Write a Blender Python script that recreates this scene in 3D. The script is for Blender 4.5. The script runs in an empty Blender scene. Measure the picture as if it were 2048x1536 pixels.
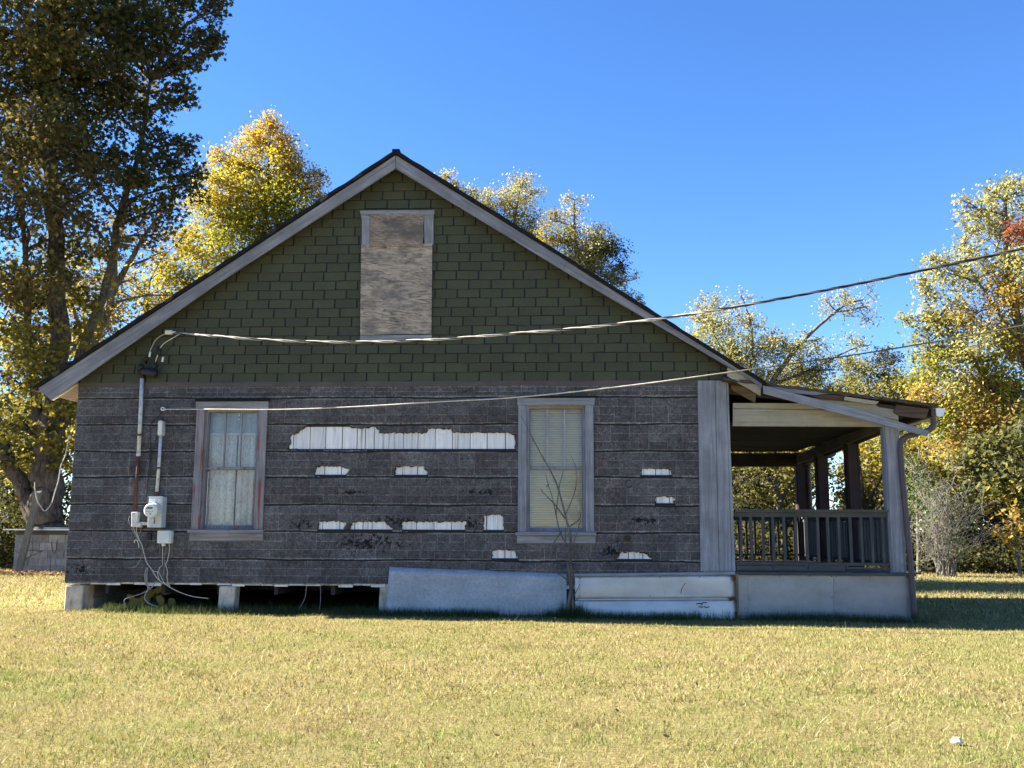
import bpy, math, random
import numpy as np
from mathutils import Vector
from mathutils.geometry import delaunay_2d_cdt
random.seed(7); rng = np.random.default_rng(7)
SC = bpy.context.scene
COL = SC.collection

# ------------------------------------------------------------------ camera
F, CX, CY = 1945.0, 1024.0, 768.0           # focal length in photo pixels
YAW, PITCH, ROLL = math.radians(3.06), math.atan(292/1945), 0.0040
ca, sa, cp, sp = math.cos(YAW), math.sin(YAW), math.cos(PITCH), math.sin(PITCH)
VV = Vector((-sa*cp, ca*cp, sp)); R0 = Vector((ca, sa, 0)); U0 = R0.cross(VV)
RR = R0*math.cos(ROLL) + U0*math.sin(ROLL); UU = U0*math.cos(ROLL) - R0*math.sin(ROLL)
def ray(px, py): return VV*F + RR*(px-CX) - UU*(py-CY)
CAM = Vector((0, -ray(1112, 930).y*12.63/F, 1.136))
def W(px, py, Y=0.0):                       # the point where a photo pixel meets the plane y = Y
    d = ray(px, py); return CAM + d*((Y-CAM.y)/d.y)
def G(px, py, z=0.0):                       # ... meets the ground
    d = ray(px, py); return CAM + d*((z-CAM.z)/d.z)
cd = bpy.data.cameras.new('camera'); cam = bpy.data.objects.new('camera', cd); COL.objects.link(cam)
cd.sensor_fit = 'HORIZONTAL'; cd.sensor_width = 36; cd.lens = F/2048*36
cd.clip_start = 0.1; cd.clip_end = 2000
from mathutils import Matrix
M3 = Matrix((RR, UU, -VV)).transposed()
cam.matrix_world = Matrix.Translation(CAM) @ M3.to_4x4()
SC.camera = cam
SC.render.resolution_x, SC.render.resolution_y = 1024, 768

# ------------------------------------------------------------------ sky, sun, exposure
SUN_TRAVEL = Vector((1.42, -0.14, -1.0)).normalized()
EL = math.asin(-SUN_TRAVEL.z); AZ = math.atan2(-SUN_TRAVEL.x, -SUN_TRAVEL.y)
wd = bpy.data.worlds.new('World'); SC.world = wd; wd.use_nodes = True
nt = wd.node_tree; nt.nodes.clear()
sky = nt.nodes.new('ShaderNodeTexSky'); sky.sky_type = 'NISHITA'; sky.sun_disc = False
sky.sun_elevation = EL; sky.sun_rotation = AZ
sky.air_density = 1.0; sky.dust_density = 0.0; sky.ozone_density = 6.0; sky.altitude = 1200
bg = nt.nodes.new('ShaderNodeBackground'); bg.inputs['Strength'].default_value = 0.050
wo = nt.nodes.new('ShaderNodeOutputWorld')
hs = nt.nodes.new('ShaderNodeHueSaturation'); hs.inputs['Saturation'].default_value = 1.13; hs.inputs['Hue'].default_value = 0.506
nt.links.new(sky.outputs[0], hs.inputs['Color']); nt.links.new(hs.outputs[0], bg.inputs[0]); nt.links.new(bg.outputs[0], wo.inputs[0])
sl = bpy.data.lights.new('sun', 'SUN'); sl.energy = 5.0; sl.angle = math.radians(0.5); sl.color = (1.0, 0.93, 0.82)
sun = bpy.data.objects.new('sun', sl); COL.objects.link(sun)
sun.rotation_euler = SUN_TRAVEL.to_track_quat('-Z', 'Y').to_euler(); sun.location = (-20, 5, 30)
vs = SC.view_settings; vs.view_transform = 'Standard'; vs.look = 'None'; vs.exposure = 2.63; vs.gamma = 1.0
try: vs.use_curve_mapping = False
except Exception: pass

# ------------------------------------------------------------------ object helpers
def tag(o, label=None, cat=None, group=None, kind=None):
    for k, v in (('label', label), ('category', cat), ('group', group), ('kind', kind)):
        if v: o[k] = v
    return o
def empty(name, loc, label, cat, group=None):
    o = bpy.data.objects.new(name, None); COL.objects.link(o); o.location = loc; o.empty_display_size = .1
    return tag(o, label, cat, group)
def link(name, me, mat, parent=None):
    o = bpy.data.objects.new(name, me); COL.objects.link(o)
    if mat is not None and not me.materials: me.materials.append(mat)
    if parent is not None:
        o.parent = parent; o.matrix_parent_inverse = Matrix.Translation(-world_loc(parent))
    return o
def world_loc(o):
    l = Vector(o.location)
    if o.parent is not None: l = l + o.matrix_parent_inverse.translation + world_loc(o.parent)
    return l
class MB:
    """collects faces in world coordinates; build() makes one mesh object"""
    def __init__(s): s.v = []; s.f = []; s.c = []; s.col = (1, 1, 1)
    def add(s, vs, fs, col=None):
        b = len(s.v); s.v += [tuple(p) for p in vs]; s.f += [tuple(b+i for i in f) for f in fs]
        s.c += [col or s.col]*len(vs); return s
    def box(s, x0, x1, y0, y1, z0, z1, col=None, jit=0):
        j = lambda: random.uniform(-jit, jit) if jit else 0
        P = [(x+j(), y, z+j()) for z in (z0, z1) for y in (y0, y1) for x in (x0, x1)]
        return s.add(P, [(0,2,3,1),(4,5,7,6),(0,1,5,4),(2,6,7,3),(0,4,6,2),(1,3,7,5)], col)
    def prism(s, poly, y0, y1, col=None):    # poly: (x,z) points, front face at y0 (towards camera)
        n = len(poly)
        a = sum(poly[i][0]*poly[(i+1)%n][1]-poly[(i+1)%n][0]*poly[i][1] for i in range(n))
        if a < 0: poly = poly[::-1]
        P = [(x, y0, z) for x, z in poly] + [(x, y1, z) for x, z in poly]
        fs = [tuple(range(n)), tuple(range(2*n-1, n-1, -1))]
        fs += [(i, n+i, n+(i+1) % n, (i+1) % n) for i in range(n)]
        return s.add(P, fs, col)
    def pprism(s, pix, Y, th, col=None):     # polygon given in photo pixels on plane Y, th thick backwards
        return s.prism([(W(a, b, Y).x, W(a, b, Y).z) for a, b in pix], Y, Y+th, col)
    def hexa(s, P, col=None):                # 8 corners: bottom 4 then top 4 (ccw)
        return s.add(P, [(3,2,1,0),(4,5,6,7),(0,1,5,4),(1,2,6,5),(2,3,7,6),(3,0,4,7)], col)
    def tube(s, pts, rad, n=6, col=None, cap=True):
        pts = [Vector(p) for p in pts]; m = len(pts)
        if not hasattr(rad, '__len__'): rad = [rad]*m
        V = []; ref = Vector((0.31, 0.87, 0.38))
        for i, p in enumerate(pts):
            t = (pts[min(i+1, m-1)] - pts[max(i-1, 0)])
            t = t.normalized() if t.length > 1e-9 else Vector((0, 0, 1))
            if abs(t.dot(ref)) > .97: ref = Vector((0.9, -0.2, 0.38))
            a = (ref - t*ref.dot(t)).normalized(); b = t.cross(a); ref = a
            V += [p + (a*math.cos(k*2*math.pi/n) + b*math.sin(k*2*math.pi/n))*rad[i] for k in range(n)]
        fs = [(i*n+k, i*n+(k+1) % n, (i+1)*n+(k+1) % n, (i+1)*n+k) for i in range(m-1) for k in range(n)]
        if cap: fs += [tuple(range(n-1, -1, -1)), tuple(range((m-1)*n, m*n))]
        return s.add(V, fs, col)
    def mesh(s, name, smooth=False):
        me = bpy.data.meshes.new(name); me.from_pydata(s.v, [], s.f)
        at = me.color_attributes.new('tint', 'FLOAT_COLOR', 'POINT')
        at.data.foreach_set('color', np.array([(c[0], c[1], c[2], 1) for c in s.c], np.float32).ravel())
        if smooth: me.polygons.foreach_set('use_smooth', [True]*len(me.polygons))
        me.update(); return me
    def build(s, name, mat, parent=None, smooth=False):
        me = s.mesh(name, smooth)
        # origin at the base centre of the piece
        vs_ = np.array(s.v); c = np.array([(vs_[:,0].min()+vs_[:,0].max())/2, (vs_[:,1].min()+vs_[:,1].max())/2, vs_[:,2].min()])
        me.vertices.foreach_set('co', (vs_-c).astype(np.float32).ravel()); me.update()
        o = link(name, me, mat, None); o.location = c
        if parent is not None:
            o.parent = parent; o.matrix_parent_inverse = Matrix.Translation(-world_loc(parent))
        return o
def raw_mesh(name, V, k, tint, mat, smooth=False):
    """V (n*k,3): n separate k-gons; tint (n*k,3)"""
    nv = len(V); n = nv//k
    me = bpy.data.meshes.new(name); me.vertices.add(nv); me.vertices.foreach_set('co', V.astype(np.float32).ravel())
    me.loops.add(nv); me.loops.foreach_set('vertex_index', np.arange(nv, dtype=np.int32))
    me.polygons.add(n); me.polygons.foreach_set('loop_start', np.arange(0, nv, k, dtype=np.int32))
    at = me.color_attributes.new('tint', 'FLOAT_COLOR', 'POINT')
    at.data.foreach_set('color', np.c_[tint, np.ones(nv)].astype(np.float32).ravel())
    me.update(calc_edges=True); me.materials.append(mat); return me
def bez(pts, n=8):                           # Catmull-Rom through pts
    P = [Vector(p) for p in pts]; P = [P[0]*2-P[1]] + P + [P[-1]*2-P[-2]]; out = []
    for i in range(1, len(P)-2):
        for k in range(n):
            t = k/n; a, b, c, d = P[i-1], P[i], P[i+1], P[i+2]
            out.append(0.5*((2*b) + (c-a)*t + (2*a-5*b+4*c-d)*t*t + (3*b-a-3*c+d)*t**3))
    return out + [P[-2]]

# ------------------------------------------------------------------ materials (world-position based noise)
def new_mat(name):
    m = bpy.data.materials.new(name); m.use_nodes = True; t = m.node_tree; t.nodes.clear()
    o = t.nodes.new('ShaderNodeOutputMaterial'); b = t.nodes.new('ShaderNodeBsdfPrincipled')
    t.links.new(b.outputs[0], o.inputs[0]); return m, t, b
def N(t, typ, **kw):
    n = t.nodes.new(typ)
    for k, v in kw.items(): setattr(n, k, v)
    return n
def pos(t, scale=(1, 1, 1), rot=(0, 0, 0)):
    g = N(t, 'ShaderNodeNewGeometry'); mp = N(t, 'ShaderNodeMapping')
    t.links.new(g.outputs['Position'], mp.inputs[0]); mp.vector_type = 'TEXTURE'   # rotates first, then scales
    mp.inputs['Scale'].default_value = tuple(1/q for q in scale); mp.inputs['Rotation'].default_value = rot
    return mp.outputs[0]
def noise(t, vec, s=1.0, det=4, rough=.6, out='Fac', dist=0.0):
    n = N(t, 'ShaderNodeTexNoise'); t.links.new(vec, n.inputs['Vector'])
    n.inputs['Scale'].default_value = s; n.inputs['Detail'].default_value = det; n.inputs['Roughness'].default_value = rough
    n.inputs['Distortion'].default_value = dist
    return n.outputs[out]
def ramp(t, fac, stops, interp='LINEAR'):
    r = N(t, 'ShaderNodeValToRGB'); t.links.new(fac, r.inputs[0]); e = r.color_ramp.elements; r.color_ramp.interpolation = interp
    while len(e) < len(stops): e.new(.5)
    for i, (p, c) in enumerate(stops):
        e[i].position = p; e[i].color = (c[0], c[1], c[2], 1) if hasattr(c, '__len__') else (c, c, c, 1)
    return r.outputs[0]
def mix(t, fac, a, b, mode='MIX'):
    m = N(t, 'ShaderNodeMix', data_type='RGBA', blend_type=mode)
    for s, v in (('Factor', fac), ('A', a), ('B', b)):
        i = [q for q in m.inputs if q.name == s and (q.type == 'RGBA' or s == 'Factor') ][0]
        if hasattr(v, 'node'): t.links.new(v, i)
        elif s == 'Factor': i.default_value = v
        else: i.default_value = (*v, 1)
    return [q for q in m.outputs if q.type == 'RGBA'][0]
def tintcol(t):
    a = N(t, 'ShaderNodeVertexColor'); a.layer_name = 'tint'; return a.outputs[0]
def bump(t, b, h, d=.002, st=.6):
    n = N(t, 'ShaderNodeBump'); n.inputs['Strength'].default_value = st; n.inputs['Distance'].default_value = d
    t.links.new(h, n.inputs['Height']); t.links.new(n.outputs[0], b.inputs['Normal'])
def spec(b, rough, s=.3, metal=0):
    b.inputs['Roughness'].default_value = rough; b.inputs['Specular IOR Level'].default_value = s; b.inputs['Metallic'].default_value = metal
def lk(t, a, b): t.links.new(a, b)

def wood(name, light, dark, grain='z', stain=None, rot=(0, 0, 0), stain_amt=(.55, .7), rough=.85, age=.55):
    m, t, b = new_mat(name)
    sc = {'z': (38, 38, 1.6), 'x': (1.6, 38, 38), 'y': (38, 1.6, 38)}[grain]
    g1 = noise(t, pos(t, sc, rot), 1.0, 6, .65, dist=.6)
    col = ramp(t, g1, [(.28, dark), (.5, tuple(.5*(p+q) for p, q in zip(light, dark))), (.72, light)])
    big = noise(t, pos(t, (3, 3, 3)), 1.0, 4, .6)
    col = mix(t, ramp(t, big, [(.35, .0), (.75, age)]), col, tuple(.6*c for c in dark), 'MIX')
    if stain:
        s1 = noise(t, pos(t, tuple(.35*q for q in sc), rot), 1.0, 5, .7)
        col = mix(t, ramp(t, s1, [(stain_amt[0], 0.), (stain_amt[1], 1.)]), col, stain)
    col = mix(t, 1.0, col, tintcol(t), 'MULTIPLY')
    lk(t, col, b.inputs['Base Color']); spec(b, rough, .25); bump(t, b, g1, .004, .5); return m
WOODG_V = wood('grey_wood_vertical', (.36, .37, .40), (.15, .155, .17), 'z')
WOODG_H = wood('grey_wood_horizontal', (.36, .37, .40), (.15, .155, .17), 'x')
WOODRED_V = wood('grey_wood_red_flakes', (.34, .33, .35), (.14, .135, .14), 'z', stain=(.22, .06, .055), stain_amt=(.53, .58))
WOODRED_H = wood('grey_wood_red_flakes_horizontal', (.34, .33, .35), (.16, .15, .15), 'x', stain=(.22, .06, .055), stain_amt=(.60, .66))
RAKE_L = wood('rake_wood_left', (.33, .33, .345), (.12, .12, .13), 'x', rot=(0, math.radians(-33.8), 0))
RAKE_R = wood('rake_wood_right', (.31, .31, .335), (.115, .115, .128), 'x', rot=(0, math.radians(33.4), 0))
CREAM = wood('cream_painted_wood', (.44, .39, .28), (.28, .25, .18), 'x', stain=(.15, .14, .125), stain_amt=(.56, .72))
CREAMY = wood('cream_painted_beam', (.60, .54, .40), (.42, .38, .28), 'y', stain=(.22, .2, .18), stain_amt=(.6, .74))
WHITEB = wood('white_painted_board', (.93, .93, .92), (.62, .62, .63), 'z', stain=(.36, .33, .29), stain_amt=(.55, .70), age=.15)
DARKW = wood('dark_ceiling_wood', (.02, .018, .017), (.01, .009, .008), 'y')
DARKX = wood('dark_old_wood', (.07, .058, .05), (.025, .021, .02), 'x')
BROWNP = wood('brown_painted_post', (.062, .042, .040), (.035, .025, .025), 'z')
RAILW = wood('porch_rail_wood', (.105, .105, .10), (.04, .041, .04), 'z')
RAILH = wood('porch_rail_wood_horizontal', (.11, .11, .10), (.045, .045, .043), 'x')
FLOORW = wood('porch_floor_wood', (.20, .20, .20), (.09, .09, .09), 'x')
ROTW = wood('rotten_wood', (.16, .10, .06), (.04, .028, .02), 'x')

def plywood():
    m, t, b = new_mat('weathered_plywood')
    v = pos(t, (4.2, 3, 20), (0, math.radians(4), 0))
    g = noise(t, v, 1.0, 7, .72, dist=1.6)
    col = ramp(t, g, [(.30, (.05, .044, .04)), (.43, (.20, .165, .13)), (.54, (.37, .30, .23)), (.70, (.50, .43, .35))])
    st = noise(t, pos(t, (2.2, 2, 3.4)), 1.0, 5, .7)
    col = mix(t, ramp(t, st, [(.47, 0.), (.64, .8)]), col, (.12, .115, .11))
    col = mix(t, 1.0, col, tintcol(t), 'MULTIPLY')
    lk(t, col, b.inputs['Base Color']); spec(b, .85, .2); bump(t, b, g, .003, .5); return m
PLY = plywood()

def siding():
    m, t, b = new_mat('granulated_brick_siding')
    gr = noise(t, pos(t, (1, 1, 1)), 44, 4, .9)
    gr2 = noise(t, pos(t, (1, 1, 1)), 19, 4, .8)
    col = mix(t, 1.0, tintcol(t), ramp(t, gr, [(.32, .38), (.5, .95), (.68, 1.75)]), 'MULTIPLY')
    col = mix(t, 1.0, col, ramp(t, gr2, [(.3, .55), (.7, 1.4)]), 'MULTIPLY')
    bl = noise(t, pos(t, (1, 1, 1)), 2.2, 3, .55)
    col = mix(t, 1.0, col, ramp(t, bl, [(.3, .75), (.7, 1.25)]), 'MULTIPLY')
    # bare bitumen where granules fell off, in worn patches
    w = noise(t, pos(t, (1, 1, 1)), 24, 5, .75); acc = None
    for (px, py, sx, sz) in [(735, 1085, .75, .20), (600, 1048, .28, .10), (800, 1040, .55, .10), (940, 1047, .25, .12), (1225, 1100, .25, .16), (1290, 1040, .5, .07), (700, 985, .35, .06), (960, 985, .4, .06), (1010, 1105, .16, .12), (160, 1140, .3, .12)]:
        c = W(px, py); g = N(t, 'ShaderNodeNewGeometry'); mp = N(t, 'ShaderNodeMapping'); mp.vector_type = 'TEXTURE'
        lk(t, g.outputs['Position'], mp.inputs[0]); mp.inputs['Location'].default_value = c; mp.inputs['Scale'].default_value = (sx, 5, sz)
        ln = N(t, 'ShaderNodeVectorMath', operation='LENGTH'); lk(t, mp.outputs[0], ln.inputs[0])
        k = N(t, 'ShaderNodeMapRange'); lk(t, ln.outputs['Value'], k.inputs[0]); k.inputs[1].default_value = 1.1; k.inputs[2].default_value = 0; k.inputs[3].default_value = 0; k.inputs[4].default_value = .24
        if acc is None: acc = k.outputs[0]
        else:
            mx = N(t, 'ShaderNodeMath', operation='MAXIMUM'); lk(t, acc, mx.inputs[0]); lk(t, k.outputs[0], mx.inputs[1]); acc = mx.outputs[0]
    ad = N(t, 'ShaderNodeMath', operation='ADD'); lk(t, w, ad.inputs[0]); lk(t, acc, ad.inputs[1])
    k = N(t, 'ShaderNodeMapRange'); lk(t, ad.outputs[0], k.inputs[0]); k.inputs[1].default_value = .66; k.inputs[2].default_value = .70
    col = mix(t, k.outputs[0], col, (.010, .010, .011))
    lk(t, col, b.inputs['Base Color']); spec(b, .9, .2); bump(t, b, gr, .003, .8); return m
SIDING = siding()

def shingle_mat():
    m, t, b = new_mat('green_asphalt_shingle')
    gr = noise(t, pos(t), 130, 2, .8); big = noise(t, pos(t), 3.0, 4, .6)
    col = mix(t, 1.0, tintcol(t), ramp(t, gr, [(.25, .55), (.75, 1.45)]), 'MULTIPLY')
    col = mix(t, ramp(t, big, [(.38, 0.), (.72, .5)]), col, (.048, .047, .036))
    lk(t, col, b.inputs['Base Color']); spec(b, .9, .2); bump(t, b, gr, .002, .6); return m
GSHING = shingle_mat()

def plain(name, col, rough=.6, s=.4, metal=0, var=.25, vs_=8.0, dirt=None):
    m, t, b = new_mat(name)
    n = noise(t, pos(t), vs_, 5, .65)
    c = mix(t, 1.0, col, ramp(t, n, [(.25, 1-var), (.75, 1+var)]), 'MULTIPLY')
    if dirt:
        d = noise(t, pos(t, (1, 1, .4)), vs_*1.7, 5, .7); c = mix(t, ramp(t, d, [(.52, 0.), (.68, 1.)]), c, dirt)
    c = mix(t, 1.0, c, tintcol(t), 'MULTIPLY')
    lk(t, c, b.inputs['Base Color']); spec(b, rough, s, metal); return m
ROOFM = plain('dark_roof_shingles', (.013, .012, .012), .95, .2, 0, .5, 30)
TINR = plain('porch_roofing', (.05, .046, .042), .8, .3, 0, .5, 14, dirt=(.10, .06, .04))
BLACK = plain('black_rubber', (.012, .012, .013), .6, .4)
CABLEW = plain('cream_cable', (.52, .48, .41), .6, .4, 0, .3, 20)
CABLEG = plain('weathered_cable', (.30, .285, .26), .6, .4, 0, .4, 30)
CABLEB = plain('black_cable', (.02, .02, .022), .6, .4)
CONDW = plain('white_conduit', (.50, .51, .50), .55, .4, 0, .25, 16, dirt=(.17, .13, .10))
CONDR = plain('rusty_conduit', (.105, .045, .035), .8, .3, 0, .5, 24)
METERG = plain('grey_enamel_box', (.44, .48, .50), .45, .4, 0, .1, 5)
PLASTW = plain('white_plastic', (.62, .63, .58), .5, .4, 0, .12, 6)
LABELW = plain('paper_label', (.72, .74, .76), .6, .3, 0, .05, 6)
LABELY = plain('pale_yellow_label', (.60, .60, .45), .6, .3, 0, .05, 6)
DARKP = plain('dark_print', (.03, .03, .035), .6, .3, 0, .1, 6)
CONC = plain('concrete', (.50, .43, .335), .9, .25, 0, .3, 9, dirt=(.24, .20, .15))
CBLOCK = plain('concrete_block', (.26, .255, .24), .95, .2, 0, .3, 7, dirt=(.19, .18, .155))
BROWNM = plain('brown_downspout', (.085, .058, .055), .6, .4, 0, .25, 9)
WHITEM = plain('white_gutter', (.75, .76, .78), .5, .4, 0, .1, 6)
STONE = plain('white_stone', (.62, .57, .50), .9, .2, 0, .3, 30)
DIRT = plain('crawlspace_dirt', (.05, .042, .033), 1, .1, 0, .4, 5)
MORTAR = plain('mortar', (.20, .19, .17), .95, .1, 0, .2, 9)

def sheetmetal(name, base, rough, spangle, rust, metal=.85, var=.3):
    m, t, b = new_mat(name)
    s = noise(t, pos(t, (1, 1, 1)), spangle, 6, .75, dist=.8)
    l = noise(t, pos(t, (1.3, 1.3, 2.5)), 1.3, 4, .6)
    c = mix(t, 1.0, base, ramp(t, s, [(.3, 1-var), (.7, 1+var)]), 'MULTIPLY')
    c = mix(t, 1.0, c, ramp(t, l, [(.3, .8), (.7, 1.15)]), 'MULTIPLY')
    d = noise(t, pos(t, (3, 3, 1.2)), 2.2, 6, .75)
    c = mix(t, ramp(t, d, [(.62, 0.), (.74, .7)]), c, rust)
    lk(t, c, b.inputs['Base Color']); spec(b, rough, .5, metal)
    lk(t, ramp(t, s, [(.3, rough*.85), (.7, min(1, rough*1.2))]), b.inputs['Roughness'])
    bump(t, b, l, .02, .25); return m
GALV = sheetmetal('galvanised_sheet', (.32, .34, .355), .55, 30, (.26, .23, .18), .55, .30)
TINW = sheetmetal('white_tin_skirting', (.50, .50, .49), .50, 5, (.36, .33, .27), .6, .10)
TINB = sheetmetal('bluish_tin_skirting', (.27, .285, .305), .48, 5, (.19, .18, .16), .75, .16)
TINROOF = sheetmetal('tin_lid', (.62, .62, .6), .35, 5, (.3, .2, .12), .7, .2)

def glass():
    m, t, b = new_mat('window_glass')
    o = [n for n in t.nodes if n.type == 'OUTPUT_MATERIAL'][0]; t.nodes.remove(b)
    tr = N(t, 'ShaderNodeBsdfTransparent'); tr.inputs[0].default_value = (.92, .92, .90, 1)
    gl = N(t, 'ShaderNodeBsdfGlossy'); gl.inputs['Roughness'].default_value = .03
    fr = N(t, 'ShaderNodeFresnel'); fr.inputs[0].default_value = 1.62
    bn = N(t, 'ShaderNodeBump'); bn.inputs['Strength'].default_value = .25; bn.inputs['Distance'].default_value = .01
    lk(t, noise(t, pos(t), 3.5, 2, .5), bn.inputs['Height']); lk(t, bn.outputs[0], gl.inputs['Normal'])
    mx = N(t, 'ShaderNodeMixShader'); lk(t, fr.outputs[0], mx.inputs[0]); lk(t, tr.outputs[0], mx.inputs[1]); lk(t, gl.outputs[0], mx.inputs[2])
    lk(t, mx.outputs[0], o.inputs[0]); return m
GLASS = glass()
def lace():
    m, t, b = new_mat('lace_curtain')
    v = pos(t, (1, 1, 1)); s = noise(t, v, 20, 4, .7, dist=2.0)
    c = ramp(t, s, [(.36, (.62, .62, .62)), (.5, (.84, .84, .84)), (.58, (.95, .95, .95))])
    lk(t, c, b.inputs['Base Color']); spec(b, .9, .1); return m
LACE = lace()
BLINDC = plain('cream_blind_slat', (.97, .86, .66), .6, .3, 0, .06, 3)
BLINDW = plain('white_blind_slat', (.80, .84, .86), .6, .3, 0, .06, 3)

def foliage(name, trans=.45):
    m, t, b = new_mat(name)
    o = [n for n in t.nodes if n.type == 'OUTPUT_MATERIAL'][0]; t.nodes.remove(b)
    c = tintcol(t)
    df = N(t, 'ShaderNodeBsdfPrincipled'); lk(t, c, df.inputs['Base Color']); spec(df, .65, .12)
    tl = N(t, 'ShaderNodeBsdfTranslucent'); lk(t, mix(t, 1.0, c, (1.2, 1.12, .75), 'MULTIPLY'), tl.inputs[0])
    mx = N(t, 'ShaderNodeMixShader'); mx.inputs[0].default_value = trans
    lk(t, df.outputs[0], mx.inputs[1]); lk(t, tl.outputs[0], mx.inputs[2]); lk(t, mx.outputs[0], o.inputs[0]); return m
LEAF = foliage('leaves', .50)
BLADE = foliage('grass_blades', .35)
def bark(name, l, d):
    m, t, b = new_mat(name)
    n = noise(t, pos(t, (13, 13, 2.6)), 1.0, 7, .75, dist=.8); big = noise(t, pos(t), 1.6, 4, .6)
    c = ramp(t, n, [(.40, d), (.58, l)]); c = mix(t, ramp(t, big, [(.45, 0.), (.7, .5)]), c, tuple(1.25*q for q in l))
    lk(t, c, b.inputs['Base Color']); spec(b, .95, .1); bump(t, b, n, .06, 1.0); return m
BARK = bark('maple_bark', (.125, .10, .08), (.018, .014, .011))
BARKG = bark('grey_bark', (.20, .175, .15), (.05, .042, .036))
SHRUBB = bark('shrub_bark', (.27, .25, .22), (.10, .09, .08))
BARKD = bark('dark_bark', (.10, .085, .07), (.035, .03, .025))
TWIG = bark('sapling_bark', (.20, .18, .16), (.09, .08, .07))
def ground_mat():
    m, t, b = new_mat('lawn_soil')
    n1 = noise(t, pos(t), 38, 6, .8); n2 = noise(t, pos(t), .9, 4, .6); n3 = noise(t, pos(t, (1, 1, 1)), 6, 4, .7)
    c = ramp(t, n1, [(.30, (.05, .04, .02)), (.46, (.18, .14, .065)), (.62, (.32, .26, .12)), (.8, (.44, .37, .19))])
    c = mix(t, ramp(t, n2, [(.42, 0.), (.72, .55)]), c, (.17, .19, .06))
    c = mix(t, ramp(t, n3, [(.5, 0.), (.8, .35)]), c, (.20, .13, .07))
    # brown leaf litter under the trees
    g = N(t, 'ShaderNodeNewGeometry'); sx = N(t, 'ShaderNodeSeparateXYZ'); lk(t, g.outputs['Position'], sx.inputs[0])
    a = N(t, 'ShaderNodeMath', operation='MULTIPLY_ADD'); lk(t, n2, a.inputs[0]); a.inputs[1].default_value = 4.0; lk(t, sx.outputs['Y'], a.inputs[2])
    k = N(t, 'ShaderNodeMapRange'); lk(t, a.outputs[0], k.inputs[0]); k.inputs[1].default_value = 17.0; k.inputs[2].default_value = 18.5
    lit = ramp(t, n1, [(.3, (.04, .028, .018)), (.55, (.14, .09, .05)), (.8, (.30, .2, .1))])
    c = mix(t, k.outputs[0], c, lit)
    lk(t, c, b.inputs['Base Color']); spec(b, 1, .05); bump(t, b, n1, .03, .9); return m
SOIL = ground_mat()

# ================================================================== THE GROUND
def ground_z(x, y):
    x = np.asarray(x, float); y = np.asarray(y, float)
    z = .045 - .0045*np.clip(x, -14, 12)
    return z + .010*np.sin(x*1.7+y*.9)*np.sin(y*1.3-x*.4) + .006*np.sin(x*4.1+1)*np.sin(y*3.7+2)
def gz(x, y): return float(ground_z(x, y))
def build_ground():
    xs = np.unique(np.concatenate([np.linspace(-600, -30, 12), np.linspace(-30, 30, 121), np.linspace(30, 600, 12)]))
    ys = np.unique(np.concatenate([np.linspace(-400, -14, 8), np.linspace(-14, 20, 86), np.linspace(20, 60, 20), np.linspace(60, 900, 12)]))
    X, Y = np.meshgrid(xs, ys); Z = ground_z(X, Y); nx, ny = len(xs), len(ys)
    V = np.c_[X.ravel(), Y.ravel(), Z.ravel()]
    fs = [(j*nx+i, j*nx+i+1, (j+1)*nx+i+1, (j+1)*nx+i) for j in range(ny-1) for i in range(nx-1)]
    me = bpy.data.meshes.new('lawn'); me.from_pydata(V.tolist(), [], fs)
    me.polygons.foreach_set('use_smooth', [True]*len(fs)); me.update()
    o = link('lawn', me, SOIL); tag(o, 'dry straw coloured mown lawn around the house', 'lawn', kind='structure')
build_ground()

# ================================================================== THE HOUSE
XL, XR, DEP = -6.52, 2.16, 4.85            # side walls, depth of the house
ZB, ZT = 0.414, 3.068                      # bottom and top of the brick-patterned wall
RY = -0.22                                 # front face of the rake boards
house = empty('house', (-2.2, 2.4, 0), 'weathered house with dark brick-patterned siding, green shingled gable and side porch', 'house')

# ---- window openings (outer edges of the casing, world x/z)
def rect_px(x0, y0, x1, y1, Y=0): a = W(x0, y0, Y); b = W(x1, y1, Y); return (a.x, b.x, b.z, a.z)
w1a, w1b = W(390, 930), W(532, 930)
w2a, w2b = W(1036.5, 930), W(1188, 930)
WIN = [dict(x0=w1a.x, x1=w1b.x, z0=W(455, 1061).z, z1=W(465, 804).z, kind='lace'),
       dict(x0=w2a.x, x1=w2b.x, z0=W(1112, 1066).z, z1=W(1112, 797).z, kind='blind')]
CW = 0.112                                 # casing width
for w in WIN: w['ix0'], w['ix1'], w['iz0'], w['iz1'] = w['x0']+CW, w['x1']-CW, w['z0']+.02, w['z1']-.10

# ---- white vertical boards behind the siding
h1px = [587, 620, 651, 684.5, 714, 730.5, 748.7, 778, 806.6, 836, 870.5, 904.7, 940.4, 974, 1011, 1033]
bx = [W(p, 880).x for p in h1px]
wallb = MB().box(XL+.02, XR-.02, .032, .06, ZB+.02, ZT).build('sheathing', DARKX, None)
wallb.name = 'sheathing'
edges = list(bx)
x = bx[0]
while x > XL+.1: x -= random.uniform(.17, .225); edges.insert(0, max(x, XL))
x = bx[-1]
while x < XR-.1: x += random.uniform(.17, .225); edges.append(min(x, XR))
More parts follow.
